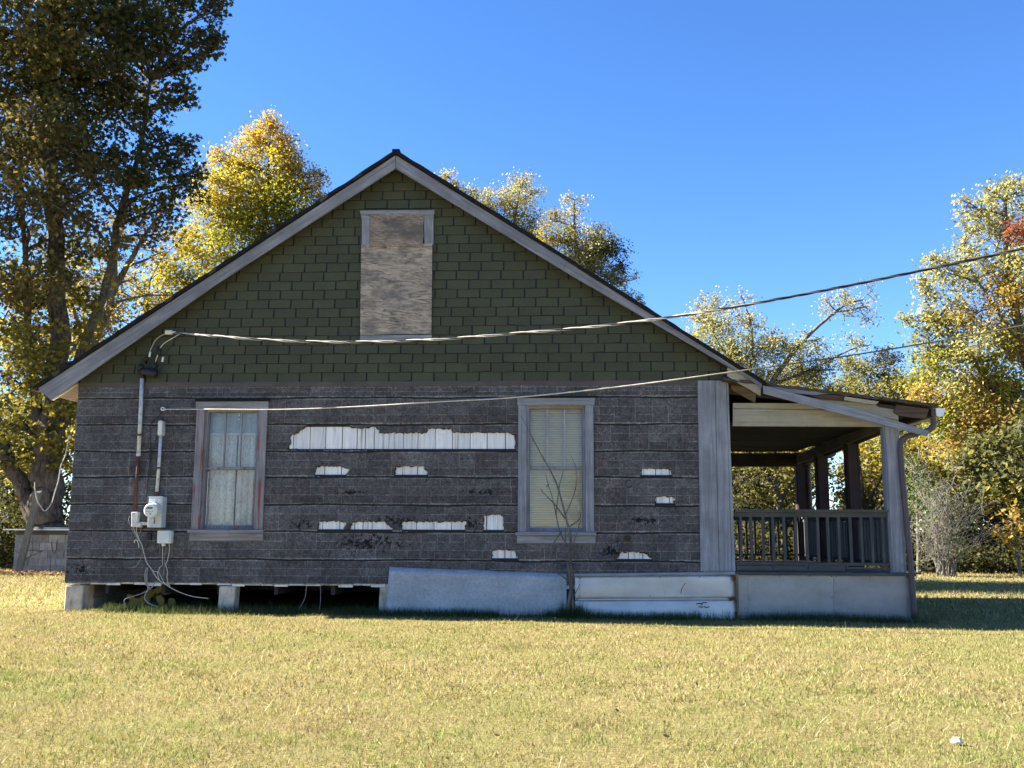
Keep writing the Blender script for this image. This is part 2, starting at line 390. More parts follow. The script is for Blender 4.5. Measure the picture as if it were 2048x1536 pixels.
# the sheathing must not close the windows: rebuild it as strips around them
bpy.data.objects.remove(wallb)
m = MB()
def around_windows(x0, x1, z0, z1):
    """rectangles of [x0,x1]x[z0,z1] minus the window openings"""
    out = [(x0, x1, z0, z1)]
    for w in WIN:
        nxt = []
        for a, b, c, d in out:
            p, q, r, s = w['ix0'], w['ix1'], w['iz0'], w['iz1']
            if b <= p or a >= q or d <= r or c >= s: nxt.append((a, b, c, d)); continue
            if a < p: nxt.append((a, p, c, d))
            if b > q: nxt.append((q, b, c, d))
            l, h = max(a, p), min(b, q)
            if c < r: nxt.append((l, h, c, r))
            if d > s: nxt.append((l, h, s, d))
        out = nxt
    return [r for r in out if r[1]-r[0] > .012 and r[3]-r[2] > .012]
for r in around_windows(XL+.02, XR-.02, ZB+.02, ZT): m.box(r[0], r[1], .03, .055, r[2], r[3])
wall = m.build('front_wall', DARKX, house)
for i in range(len(edges)-1):
    g = random.uniform(.003, .007); tn = random.uniform(.82, 1.0)
    for k, r in enumerate(around_windows(edges[i]+g, edges[i+1]-g, ZB+random.uniform(-.020, .022), ZT-.01)):
        yo = random.uniform(0, .005)
        MB().box(r[0], r[1], .002+yo, .026, r[2], r[3], col=(tn, tn, tn*.99)).build('board', WHITEB, wall)

# ---- brick-patterned siding panels with torn holes
ZC = [3.068, 2.852, 2.496, 2.142, 1.804, 1.444, 1.096, .737, ZB]
def z8(pts, sc=4.096, ox=560, oy=820): return [(ox+a/sc, oy+b/sc) for a, b in pts]
z3 = lambda pts: z8(pts, 2.954, 980, 740)
HOLES_PX = [
 z8([(70,330),(70,300),(88,275),(82,235),(90,205),(150,190),(165,170),(195,150),(240,118),(560,119),(575,135),(640,150),(680,152),(770,130),(800,150),(818,185),(1180,187),(1210,170),(1215,150),(1280,146),(1410,152),(1418,183),(1850,183),(1930,205),(1925,240),(1936,335)]),
 z8([(282,548),(288,520),(302,460),(497,460),(530,470),(575,490),(555,520),(550,548)]),
 z8([(938,548),(945,460),(1180,460),(1192,485),(1213,515),(1218,548)]),
 z8([(306,995),(320,910),(485,911),(500,905),(550,930),(540,955),(520,972),(560,975),(600,911),(860,912),(880,935),(925,965),(920,998)]),
 z8([(1000,998),(1000,912),(1548,912),(1525,935),(1515,998)]),
 z8([(1665,998),(1672,857),(1832,857),(1830,930),(1836,975),(1836,998)]),
 z8([(1735,1232),(1740,1145),(1925,1145),(1930,1165),(1950,1195),(1956,1235)]),
 z3([(887,642),(888,582),(1060,584),(1075,600),(1072,620),(1088,642)]),
 z3([(972,808),(975,760),(985,745),(1080,745),(1095,765),(1085,780),(1108,810)]),
 z3([(715,1140),(755,1110),(765,1090),(770,1073),(910,1075),(930,1090),(950,1110),(980,1142)]),
]
HOLES = []
for h in HOLES_PX:
    P = [(W(a, b).x, W(a, b).z) for a, b in h]; Q = []
    for i in range(len(P)):
        a, b = Vector(P[i]), Vector(P[(i+1) % len(P)]); n = max(1, int((b-a).length/.022))
        for k in range(n):
            q = a.lerp(b, k/n)
            if 0 < k and abs(b.x-a.x) + abs(b.y-a.y) > .05: q = q + Vector((random.uniform(-.007, .007), random.uniform(-.007, .007)))
            Q.append((q.x, q.y))
    HOLES.append(Q)
def inside(p, poly):
    x, y = p; c = False; n = len(poly); j = n-1
    for i in range(n):
        xi, yi = poly[i]; xj, yj = poly[j]
        if (yi > y) != (yj > y) and x < (xj-xi)*(y-yi)/(yj-yi)+xi: c = not c
        j = i
    return c
def brick_pads(x0, x1, z0, z1):
    """random ashlar: rectangles of stamped bricks"""
    pads = []; h = (z1-z0)/3; x = x0; J = .0085
    while x < x1-.02:
        wd = min(random.choice((.42, .50, .56, .62)), x1-x)
        if x1-x-wd < .12: wd = x1-x
        kind = random.choice('abcd')
        def row(a, b, r0, r1):
            n = max(1, round((b-a)/random.choice((.2, .25, .3)))); c = [a+(b-a)*k/n + (random.uniform(-.03, .03) if 0 < k < n else 0) for k in range(n+1)]
            for k in range(n): pads.append((c[k]+J/2, c[k+1]-J/2, z0+r0*h+J/2, z0+r1*h-J/2))
        s = x+wd*random.uniform(.4, .6)
        if kind == 'a':
            for r in range(3): row(x, x+wd, r, r+1)
        elif kind == 'b': row(x, x+wd, 0, 1); row(x, s, 1, 3); row(s, x+wd, 1, 2); row(s, x+wd, 2, 3)
        elif kind == 'c': row(x, x+wd, 2, 3); row(s, x+wd, 0, 2); row(x, s, 0, 1); row(x, s, 1, 2)
        else: row(x, x+wd, 0, 1); row(x, x+wd, 1, 2); row(x, x+wd, 2, 3)
        x += wd
    return [p for p in pads if p[1]-p[0] > .02 and p[3]-p[2] > .02]
def panel(x0, x1, z0, z1, yoff, course):
    """one sheet of siding: base sheet, raised bricks, torn holes"""
    nb = max(2, int((x1-x0)/.06)); wob = lambda: random.uniform(-.0045, .0045)
    wv = lambda x, c: .006*math.sin(x*2.3+c*1.7)+.003*math.sin(x*6.1+c*2.9)
    outer = [(x0 + (x1-x0)*k/nb, z0+wob()+wv(x0+(x1-x0)*k/nb, course+1)) for k in range(nb+1)] + [(x1-(x1-x0)*k/nb, z1-.004+wob()*.6+wv(x1-(x1-x0)*k/nb, course)) for k in range(nb+1)]
    cuts = [h for h in HOLES if z0-.02 < sum(p[1] for p in h)/len(h) < z1 and max(p[0] for p in h) > x0 and min(p[0] for p in h) < x1]
    for w in WIN:
        a, b, c, d = w['ix0']-.05, w['ix1']+.05, w['iz0']-.01, w['iz1']+.05
        if b > x0 and a < x1 and d > z0 and c < z1: cuts.append([(a, c), (b, c), (b, d), (a, d)])
    pads = brick_pads(x0+.002, x1-.002, z0+.010, z1-.008)
    vs2, ed = [], []
    def loop(P):
        b = len(vs2); vs2.extend(Vector(p) for p in P); ed.extend((b+i, b+(i+1) % len(P)) for i in range(len(P)))
    loop(outer)
    for c in cuts: loop(c)
    for a, b, c, d in pads: loop([(a, c), (b, c), (b, d), (a, d)])
    rv, re, rf, *_ = delaunay_2d_cdt(vs2, ed, [], 0, 1e-6)
    lv = []
    for f in rf:
        cx = sum(rv[i].x for i in f)/3; cz = sum(rv[i].y for i in f)/3
        if not inside((cx, cz), outer) or any(inside((cx, cz), c) for c in cuts): lv.append(-1); continue
        l = 0
        for k, p in enumerate(pads):
            if p[0] < cx < p[1] and p[2] < cz < p[3]: l = k+1; break
        lv.append(l)
    if not any(l >= 0 for l in lv): return
    # separate sheets where windows or holes cut the panel in two
    par = list(range(len(rf)))
    def find(i):
        while par[i] != i: par[i] = par[par[i]]; i = par[i]
        return i
    seen = {}
    for i, f in enumerate(rf):
        if lv[i] < 0: continue
        for k in range(3):
            e = tuple(sorted((f[k], f[(k+1) % 3])))
            if e in seen: par[find(i)] = find(seen[e])
            else: seen[e] = i
    comps = sorted(set(find(i) for i in range(len(rf)) if lv[i] >= 0))
    YF = -.012-yoff
    def ylev(l): return YF if l == 0 else YF-.0035
    base = random.uniform(.85, 1.12)
    pc = {0: (.182*base, .178*base, .176*base)}
    for k in range(len(pads)):
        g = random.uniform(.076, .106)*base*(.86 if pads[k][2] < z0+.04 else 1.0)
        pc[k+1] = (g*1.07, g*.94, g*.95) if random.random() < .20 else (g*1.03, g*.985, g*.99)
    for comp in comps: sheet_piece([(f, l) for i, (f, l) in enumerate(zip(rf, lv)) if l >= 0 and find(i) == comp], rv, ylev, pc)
def sheet_piece(tris, rv, ylev, pc):
    m = MB(); idx = {}
    def vid(i, l):
        if (i, l) not in idx: idx[(i, l)] = len(m.v); m.v.append((rv[i].x, ylev(l), rv[i].y)); m.c.append(pc[l])
        return idx[(i, l)]
    em = {}
    for f, l in tris:
        m.f.append(tuple(vid(i, l) for i in f))
        for k in range(3): em[(f[k], f[(k+1) % 3])] = l
    lvl = {}
    for (a, b), l in em.items():
        o = em.get((b, a), -1)
        if o == l: continue
        if o == -1:
            p, q = rv[a], rv[b]; y0 = ylev(l); b0 = len(m.v)
            m.v += [(p.x, y0, p.y), (q.x, y0, q.y), (q.x, 0, q.y), (p.x, 0, p.y)]; m.c += [(.03, .028, .026)]*4
            m.f.append((b0+1, b0, b0+3, b0+2))
        elif l == 0 and o > 0:
            m.f.append((vid(b, 0), vid(a, 0), vid(a, o), vid(b, o)))
    if len(tris) > 3: m.build('siding_panel', SIDING, wall)
for ci in range(8):
    z1, z0 = ZC[ci], ZC[ci+1]
    x = XL-.012 - random.uniform(0, .8); XE = W(1397, 900).x
    while x < XE-.01:
        xe = x+1.092; a, b = max(x, XL-.012), min(xe, XE)
        if XE-xe < .1: b = XE; xe = XE
        if b-a > .05: panel(a+.0020, b-.0020, z0+.019, z1-.001, random.uniform(0, .004), ci)
        x = xe
TONGUE = plain('dark_fibreboard', (.030, .027, .025), .95, .1)
# shiplap tongue of every course, seen at the foot of the holes
for ci in range(1, 8):
    m = MB()
    for r in around_windows(XL, W(1397, 900).x, ZC[ci]-.02, ZC[ci]+.040): m.box(r[0], r[1], -.0075, .0015, r[2], r[3])
    m.build('siding_tongue', TONGUE, wall)
# torn dark underlayer around every hole
for h in HOLES:
    n = len(h); cx = sum(p[0] for p in h)/n; cz = sum(p[1] for p in h)/n; ar = sum(h[i][0]*h[(i+1) % n][1]-h[(i+1) % n][0]*h[i][1] for i in range(n))
    inn, out = [], []
    for i in range(n):
        a, b = Vector(h[i-1]), Vector(h[(i+1) % n]); t = (b-a); t = t.normalized() if t.length > 1e-6 else Vector((1, 0)); nn = Vector((-t.y, t.x))*(1 if ar > 0 else -1)
        d = random.choice((.001, .003, .006, .010, .016)); p = Vector(h[i]); inn.append(p+nn*d); out.append(p-nn*.012)
    m = MB(); P = [(p.x, -.0088, p.y) for p in inn]+[(p.x, -.0088, p.y) for p in out]
    m.add(P, [(i, (i+1) % n, n+(i+1) % n, n+i) if ar < 0 else (n+i, n+(i+1) % n, (i+1) % n, i) for i in range(n)]).build('torn_edge', TONGUE, wall)
# strip of old board under the gable
MB().box(XL-.005, XR-.36, -.020, -.002, ZT-.050, ZT+.01).build('frieze_board', wood('brown_frieze', (.13, .11, .095), (.07, .06, .053), 'x'), house)
# round vent hole and nail-ring in the siding
c = W(1255, 1077); m = MB()
m.tube([c+Vector((0, -.026, 0)), c+Vector((0, .03, 0))], .050, 14)
m.build('vent_collar', CONDR, wall)
c2 = c + Vector((0, -.028, 0)); MB().tube([c2, c2+Vector((0, .004, 0))], .040, 14).build('vent_hole', BLACK, wall)
c = W(1257, 968); m = MB()
pts = [c + Vector((math.cos(a)*.042, -.024, math.sin(a)*.05)) for a in np.linspace(.6, 6.0, 14)]
m.tube(pts, .004, 4).build('wire_ring', CABLEB, wall)

# ---- corner boards on the right
for k, (xa, xb, xc, xd) in enumerate([(1395.5, 1429.5, 1401.5, 1438), (1430.5, 1452, 1439, 1463.5), (1452.6, 1456, 1464.2, 1471)]):
    P = [(xc, 1142+k*.2), (xd, 1143), (xb, 761), (xa, 761)]
    MB().pprism(P, -.036-.003*(k % 2), .06).build('corner_board', WOODG_V, house)

# ---- other walls, floor, crawl space
def shell(name, b, mat): return MB().box(*b).build(name, mat, house)
shell('left_wall', (XL, XL+.12, .06, DEP, ZB, ZT), SIDING)
shell('back_wall', (XL+.12, XR-.12, DEP-.12, DEP, ZB, ZT), SIDING)
shell('porch_wall', (XR-.12, XR, .06, DEP, .45, ZT), WOODG_V)
shell('house_floor', (XL+.12, XR-.12, .06, DEP-.12, ZB+.03, ZB+.20), DARKX)
for k in range(11):
    xx = XL+.5+k*.75; shell('floor_joist', (xx, xx+.05, .07, DEP-.15, ZB-.12, ZB+.028), DARKX)
MB().box(XL+.10, XR-.1, .028, .12, ZB+.002, ZB+.028).build('sill_beam', wood('pale_sill', (.34, .30, .24), (.14, .12, .10), 'x'), house)
# foundation walls of blocks (left side and back), each block a piece
def block_wall(name, along, a0, a1, fixed, z0, rows, L=.40, H=.2, T=.19, parent=house, mat=CBLOCK, front=-1):
    m = MB(); j = .006
    zt = z0+rows*H
    if along == 'y': m.box(fixed+.012, fixed+T-.012, a0, a1, z0, zt)
    else: m.box(a0, a1, fixed+.012, fixed+T-.012, z0, zt)
    core = m.build(name, MORTAR, parent)
    for r in range(rows):
        a = a0 - (L/2 if r % 2 else 0)
        while a < a1-.02:
            p, q = max(a, a0)+j/1.2, min(a+L, a1)-j/1.2
            if q-p > .03:
                tn = random.uniform(.75, 1.15); cc = (tn, tn*random.uniform(.97, 1.0), tn*random.uniform(.92, 1.0))
                e = random.uniform(0, .004)
                b = MB()
                if along == 'y': b.box(fixed-e, fixed+T, p, q, z0+r*H+j, z0+(r+1)*H-j, cc)
                else: b.box(p, q, fixed-e, fixed+T, z0+r*H+j, z0+(r+1)*H-j, cc)
                b.build('block', mat, core)
            a += L
    return core
block_wall('foundation_wall', 'y', .32, DEP, XL+.04, 0.02, 2, T=.19)
shell('back_foundation', (XL+.1, XR, DEP-.25, DEP-.06, 0, ZB-.02), CBLOCK)
shell('porch_side_foundation', (XR-.22, XR-.04, .4, DEP-.2, 0, ZB-.02), CBLOCK)

# piers under the front wall
def pier(px0, px1, pyt, pyb, label, d=.22, Y=-.03, skew=0.0):
    a, b = W(px0, pyb, Y), W(px1, pyb, Y); zt = ZB-.012
    t = MB(); w = b.x-a.x; x0 = a.x; z0 = -.05
    j = lambda: random.uniform(-.008, .008)
    P = [(x0+j(), Y, z0), (x0+w+j(), Y-.006, z0), (x0+w+j(), Y+d, z0), (x0+j(), Y+d, z0),
         (x0+skew+j(), Y+.004, zt), (x0+w+skew+j(), Y, zt), (x0+w+skew+j(), Y+d, zt), (x0+skew+j(), Y+d, zt)]
    t.hexa(P)
    o = t.build('concrete_pier', CONC); bv = o.modifiers.new('bevel', 'BEVEL'); bv.width = .018; bv.segments = 2
    tag(o, label, 'pier', 'concrete piers under the front wall')
pier(127, 163, 1165, 1222, 'squat concrete pier under the outer corner of the wall beside the meter')
pier(433, 465, 1167, 1228, 'slim concrete pier under the wall below the lace curtained window', skew=.02)
pier(757, 790, 1172, 1232, 'chipped whitish pier half hidden by the leaning mottled metal sheet', Y=0.02)

# ---- gable: backing and shingles
AP = W(792, 322, -.0); L0 = (W(150, 770).x, ZT); R0_ = (W(1456, 760).x, ZT)
# the gable follows the underside of the roof
rl, ra, rr = W(72, 770, RY), W(792, 300, RY), W(1527, 761, RY)       # roof edge: left eave, ridge, right eave
sL = (ra.z-rl.z)/(ra.x-rl.x); sR = (rr.z-ra.z)/(rr.x-ra.x)
def roof_z(x): return ra.z + (sL if x < ra.x else sR)*(x-ra.x)
GT = .10                                                              # roof build-up above the gable
gtri = [(XL-.01, ZT), (XR, ZT), (XR, roof_z(XR)-GT), (ra.x, ra.z-GT*1.2), (XL-.01, roof_z(XL)-GT)]
gable = MB().prism(gtri, .0, .05).build('gable_wall', BLACK, house)
def clip(poly, p, n):                       # keep the side where (q-p).n <= 0
    out = []
    for i in range(len(poly)):
        a, b = poly[i], poly[(i+1) % len(poly)]
        da = (a[0]-p[0])*n[0]+(a[1]-p[1])*n[1]; db = (b[0]-p[0])*n[0]+(b[1]-p[1])*n[1]
        if da <= 0: out.append(a)
        if (da < 0 < db) or (db < 0 < da):
            t = da/(da-db); out.append((a[0]+(b[0]-a[0])*t, a[1]+(b[1]-a[1])*t))
    return out
def area(P): return abs(sum(P[i][0]*P[(i+1) % len(P)][1]-P[(i+1) % len(P)][0]*P[i][1] for i in range(len(P))))/2
gw = (W(722, 560).x+.004, W(864, 560).x-.004, W(790, 677).z+.01, W(790, 421).z)   # the boarded window
pieces = []
rows = 26; RH = (W(792, 345).z-ZT)/23.2; TW = .3005
for r in range(rows):
    zb = ZT + r*RH; off = (TW/2 if r % 2 else 0) + random.uniform(-.02, .02) + .07*(r//4 % 3)
    x = XL-.3+off-TW
    while x < XR+.3:
        a, b = x+.0105, x+TW-.0105; x += TW
        dz = random.uniform(-.0045, .0045); cr = random.uniform(-.012, .012) if random.random() < .10 else 0   # a few slipped tabs
        P = [(a, zb+.009+dz+cr+random.uniform(-.003, .003)), (b, zb+.009+dz-cr+random.uniform(-.003, .003)), (b, zb+RH+.004), (a, zb+RH+.004)]
        P = clip(P, (XL-.025, 0), (-1, 0)); P = clip(P, (XR-.0, 0), (1, 0)) if P else P
        if P: P = clip(P, (ra.x, ra.z-GT), (-sL, 1))
        if P: P = clip(P, (ra.x, ra.z-GT), (-sR, 1))
        if not P or area(P) < 5e-4: continue
        subs = [P]
        if b > gw[0] and a < gw[1] and zb+RH > gw[2] and zb < gw[3]:
            subs = [clip(P, (gw[0], 0), (1, 0)), clip(P, (gw[1], 0), (-1, 0))]
            mid = clip(clip(P, (gw[0], 0), (-1, 0)), (gw[1], 0), (1, 0)) if True else None
            if mid:
                subs.append(clip(mid, (0, gw[2]), (0, 1))); q = clip(mid, (0, gw[3]), (0, -1)); subs.append(q)
        for q in subs:
            if q and len(q) > 2 and area(q) > 5e-4: pieces.append((area(q), q, zb))
pieces.sort(key=lambda t: -t[0])
def shingle(mb, q, zb):
    t = random.uniform(.90, 1.10); c = (.068*t, .073*t, .043*t)
    zlo, zhi = zb-.01, zb+RH+.006
    fy = lambda z: -.024 + .019*(z-zlo)/(zhi-zlo)
    n = len(q); ar = sum(q[i][0]*q[(i+1) % n][1]-q[(i+1) % n][0]*q[i][1] for i in range(n))
    if ar < 0: q = q[::-1]
    P = [(x, fy(z), z) for x, z in q] + [(x, -.0005, z) for x, z in q]
    mb.add(P, [tuple(range(n))] + [(i, n+i, n+(i+1) % n, (i+1) % n) for i in range(n)], c)
for a, q, zb in pieces[:300]:
    m = MB(); shingle(m, q, zb); m.build('shingle', GSHING, gable)
if len(pieces) > 300:
    m = MB()
    for a, q, zb in pieces[300:]: shingle(m, q, zb)
    tag(m.build('shingle_offcuts', GSHING, gable), kind='stuff')
print('shingles', len(pieces))

# ---- boarded-up gable window (plywood over an old frame)
gwin = MB().box(gw[0], gw[1], -.004, .03, gw[2], gw[3]).build('boarded_window', BLACK, house)
MB().pprism([(721, 429), (719.5, 421), (869, 420), (868, 429)], -.062, .058).build('head_trim', WOODG_H, gwin)
MB().pprism([(723.5, 438), (740, 438), (740, 489), (723.5, 489)], -.040, .036).build('side_casing', WOODG_V, gwin)
MB().pprism([(722, 430), (741, 431), (741, 438), (723, 438)], -.046, .042).build('corner_block', WOODG_V, gwin)
MB().pprism([(847, 437), (866.5, 437), (866.5, 489), (849, 489)], -.040, .036).build('side_casing', WOODG_V, gwin)
MB().pprism([(845, 429), (867.5, 429), (866.5, 437), (847, 437)], -.046, .042).build('corner_block', WOODG_V, gwin)
MB().pprism([(740.5, 427.5), (845, 426), (847.5, 434), (846, 455), (847, 470), (845, 494), (739.5, 492)], -.066, .012, (.78, .76, .74)).build('plywood_sheet', PLY, gwin)
MB().pprism([(722.5, 489), (780, 488.5), (864.5, 486.5), (863.5, 590), (862.5, 667), (790, 668.5), (720, 671)], -.053, .012).build('plywood_sheet', PLY, gwin)
MB().pprism([(720, 671.5), (863, 669), (862.5, 678), (720, 680.5)], -.060, .056).build('sill', WOODG_H, gwin)

# ---- sash windows of the wall
def sash_window(w):
    x0, x1, z0, z1 = w['x0'], w['x1'], w['z0'], w['z1']; i0, i1, k0, k1 = w['ix0'], w['ix1'], w['iz0'], w['iz1']
    L = w['kind'] == 'lace'; V_, H_ = (WOODRED_V, WOODRED_H) if L else (WOODG_V, WOODG_H)
    root = MB()
    for a, b in ((i0-.02, i0), (i1, i1+.02)): root.box(a, b, -.028, .16, k0, k1)
    root.box(i0, i1, -.028, .16, k1, k1+.02); root.box(i0, i1, -.024, .16, k0-.02, k0)
    wn = root.build('window', V_, house)
    for a, b in ((x0, i0), (i1, x1)):
        MB().box(a, b-.002, -.045, -.008, z0+.012, k1+.006, jit=.003).build('side_casing', V_, wn)
    MB().box(x0-.012, x1+.012, -.050, -.008, k1+.008, z1, jit=.004).build('head_casing', H_, wn)
    MB().box(x0-.022, x1+.028, -.064, -.006, z1+.002, z1+.030, jit=.004).build('drip_cap', ROOFM, wn)
    MB().box(x0-.03, x1+.02, -.075, .03, z0-.032, z0+.010, jit=.003).build('sill', H_, wn)
    MB().box(x0-.012, x1+.01, -.036, -.010, z0-.128, z0-.036, jit=.004).build('apron', H_, wn)
    MB().box(x0-.012, x1+.01, -.026, -.010, z0-.142, z0-.129).build('apron_trim', wood('bare_brown_strip%d' % L, (.22, .19, .15), (.12, .10, .08), 'x'), wn)
    # stops
    for a, b in ((i0, i0+.030), (i1-.030, i1)): MB().box(a, b, .004, .030, k0, k1).build('stop', V_, wn)
    MB().box(i0+.03, i1-.03, .004, .03, k1-.032, k1-.001).build('stop', wood('peeling_stop%d' % L, (.42, .36, .30), (.16, .11, .08), 'x'), wn)
    zm = W(1115, 936.5, .05).z if not L else W(465, 937.5, .05).z
    fr = .030
    def sash(name, za, zb_, y, muntins):
        s = MB()
        a, b = i0+.012, i1-.012
        s.box(a, a+fr, y, y+.034, za, zb_); s.box(b-fr, b, y, y+.034, za, zb_)
        s.box(a+fr, b-fr, y, y+.034, za, za+(.034 if muntins else .046)); s.box(a+fr, b-fr, y, y+.034, zb_-.030, zb_)
        so = s.build(name, V_, wn); n = 3 if muntins else 1
        pw = (b-a-2*fr)/n
        for q in range(n):
            if q: MB().box(a+fr+q*pw-.009, a+fr+q*pw+.009, y+.002, y+.03, za+.034, zb_-.03, (1.25, 1.25, 1.25)).build('muntin', V_, so)
            p0 = a+fr+q*pw+(.010 if q else .001); p1 = a+fr+(q+1)*pw-(.010 if q < n-1 else .001)
            MB().add([(p0, y+.016, za+.03), (p1, y+.016, za+.03), (p1, y+.016, zb_-.028), (p0, y+.016, zb_-.028)], [(0, 1, 2, 3)]).build('pane', GLASS, so)
        if not muntins:
            MB().box(a+fr, a+fr+.006, y-.002, y+.01, za+.05, zb_-.06).build('putty_line', WHITEM, so)
    sash('upper_sash', zm-.012, k1-.002, .034, True)
    sash('lower_sash', k0+.002, zm+.022, .070, False)
    ya = .15
    if L:
        def curtain(a, b, z_lo, z_hi):
            n = 40; P = []
            for q in range(n+1):
                t = q/n; xx = a+(b-a)*t; yy = ya+.02*math.sin(t*24+1)+.012*math.sin(t*53)
                P += [(xx, yy, z_lo), (xx, yy*.9+.015, z_hi)]
            fs = [(2*q, 2*q+2, 2*q+3, 2*q+1) for q in range(n)]
            MB().add(P, fs).build('lace_curtain', LACE, wn, True)
        mid = (i0+i1)/2+.03
        curtain(i0-.02, mid-.006, k0-.03, k1+.02); curtain(mid+.006, i1+.02, k0-.03, k1+.02)
        m = MB(); zt = k1; zb_ = W(468, 866, .12).z; n = 13
        for q in range(n):
            z = zt-(zt-zb_)*q/n; m.add([(i0+.01, .128, z), (i1-.01, .128, z), (i1-.01, .112, z-.019), (i0+.01, .112, z-.019)], [(0, 1, 2, 3)])
        m.box(i0+.01, i1-.01, .112, .13, zb_-.03, zb_)
        tag(m.build('window_blind', BLINDW, wn), kind='stuff')
    else:
        m = MB(); n = 54
        for q in range(n):
            z = k1-(k1-k0)*q/n; m.add([(i0+.008, .136, z), (i1-.008, .136, z), (i1-.008, .118, z-.0235), (i0+.008, .118, z-.0235)], [(0, 1, 2, 3)])
        tag(m.build('window_blind', BLINDC, wn), kind='stuff')
        MB().box(i0, i1, .15, .155, k0-.05, k1+.02).build('blind_backing', plain('blind_shade', (.55, .52, .40)), wn)
for w in WIN: sash_window(w)

# ---- main roof
def rake_pt(x, dz=0): return roof_z(x)+dz
DB = DEP+.25
def roof_slab(name, xa, xb, top, th):
    m = MB(); n = 42; y0, y1 = RY-.02, DB
    za = lambda x: roof_z(x)+top
    P = []
    for k in range(n+1):
        x = xa+(xb-xa)*k/n; jj = random.uniform(-.007, .009)
        for y in (y0+random.uniform(-.018, .012), y1):
            P += [(x, y, za(x)+jj), (x, y, za(x)-th+random.uniform(-.006, .004))]
    fs = []
    for k in range(n):
        a, b = 4*k, 4*k+4
        fs += [(a, b, b+2, a+2), (a+1, a+3, b+3, b+1), (a, a+1, b+1, b), (a+2, b+2, b+3, a+3)]
    fs += [(0, 2, 3, 1), (4*n, 4*n+1, 4*n+3, 4*n+2)]
    return m.add(P, fs).build(name, ROOFM, house)
roof = roof_slab('roof', rl.x-.02, ra.x, 0, .055); roof_slab('roof', ra.x, rr.x+.03, 0, .055)
MB().box(ra.x-.05, ra.x+.05, RY-.02, DB, ra.z-.035, ra.z+.008).build('ridge_cap', ROOFM, roof)
# timber deck under the shingles
for s, xa in ((sL, rl.x), (sR, rr.x)):
    m = MB(); P = []
    for x in (xa, ra.x):
        for y in (RY+.03, DB-.03): P += [(x, y, roof_z(x)-.058), (x, y, roof_z(x)-.085)]
    m.add(P, [(0, 4, 6, 2), (1, 3, 7, 5), (0, 1, 5, 4), (2, 6, 7, 3), (0, 2, 3, 1), (4, 5, 7, 6)]).build('roof_deck', ROTW, house)
# rake boards
MB().pprism([(76, 777), (430, 546), (790.5, 311), (791, 336.5), (430, 570), (101.5, 800)], RY, .024).build('rake_board', RAKE_L, house)
MB().pprism([(792, 311), (1150, 532), (1523, 758), (1524, 775.5), (1485, 749.5), (1150, 555), (791.6, 337)], RY, .024).build('rake_board', RAKE_R, house)
MB().pprism([(154.5, 744), (154, 768.5), (104, 800.5), (100.5, 774)], -.02, .045).build('eave_board', CREAM, house)
MB().pprism([(1455, 735), (1489, 751), (1522, 774), (1521, 791.5), (1455, 752.5)], RY+.035, .04).build('eave_board', CREAM, house)
MB().pprism([(1462, 760), (1512, 789), (1510.5, 806), (1462, 778.5)], .08, .045).build('eave_board', wood('brown_lookout', (.28, .22, .15), (.12, .09, .06), 'x'), house)
for k in range(6):                          # rafter tails along both eaves
    y = .85+k*.78
    if y > DEP: break
    for sx, xa, xb, s in ((-1, rl.x+.05, XL-.0, sL), (1, XR, rr.x-.06, sR)):
        za, zb_ = roof_z(xa)-.088, roof_z(xb)-.088
        m = MB(); P = [(xa, y, za-.11), (xb, y, zb_-.11), (xb, y+.045, zb_-.11), (xa, y+.045, za-.11), (xa, y, za), (xb, y, zb_), (xb, y+.045, zb_), (xa, y+.045, za)]
        m.hexa(P).build('rafter_tail', ROTW, house)

# ================================================================== THE PORCH (part of the house)
PX = 4.19                                  # post line
zf = W(1640, 1145).z                       # porch floor level
YE = 4.85
posts = [(1783, 0.0, 2.462, WOODG_V), (0, 1.70, 2.40, BROWNP), (0, 3.40, 2.355, BROWNP), (0, 4.80, 2.31, BROWNP)]
for i, (_, y, zt, mt) in enumerate(posts):
    w = .165 if i == 0 else .16
    m = MB(); m.box(PX-w/2+.01, PX+w/2-.01, y-.02, y+.13, zf+.004, zt+.03)
    p = m.build('porch_post', mt, house)
    # casing boards wrapped round the core
    MB().box(PX-w/2, PX+w/2-.030, y-.045, y-.021, zf+.006, zt, jit=.002).build('post_board', mt, p)
    MB().box(PX+w/2-.026, PX+w/2+.004, y-.040, y+.13, zf+.006, zt, jit=.002).build('post_board', mt, p)
    MB().box(PX-w/2-.014, PX-w/2+.008, y-.019, y+.13, zf+.006, zt, jit=.002).build('post_board', mt if i == 0 else BROWNP, p)
# floor boards
pf = MB().box(XR, PX+.12, -.012, YE+.05, zf-.10, zf-.028).build('porch_floor', DARKX, house)
y = -.06
while y < YE+.05:
    MB().box(XR+.005, PX+.17, y+.003, y+.137, zf-.026, zf+random.uniform(-.003, .003)).build('floor_board', FLOORW, pf); y += .14
MB().box(XR+.03, PX+.19, -.09, -.062, zf-.035, zf+.004).build('floor_nosing', RAILH, pf)
# edge boards between the floor and the bottom rail
for a, b in ((1474, 1545), (1547, 1615), (1617, 1690)):
    MB().pprism([(a, 1131.5), (b, 1132), (b, 1141), (a, 1141)], -.03, .02).build('kick_board', RAILH, house)
MB().pprism([(1692, 1133.5), (1782, 1136), (1782, 1139), (1692, 1138)], -.025, .02).build('kick_board', RAILH, house)
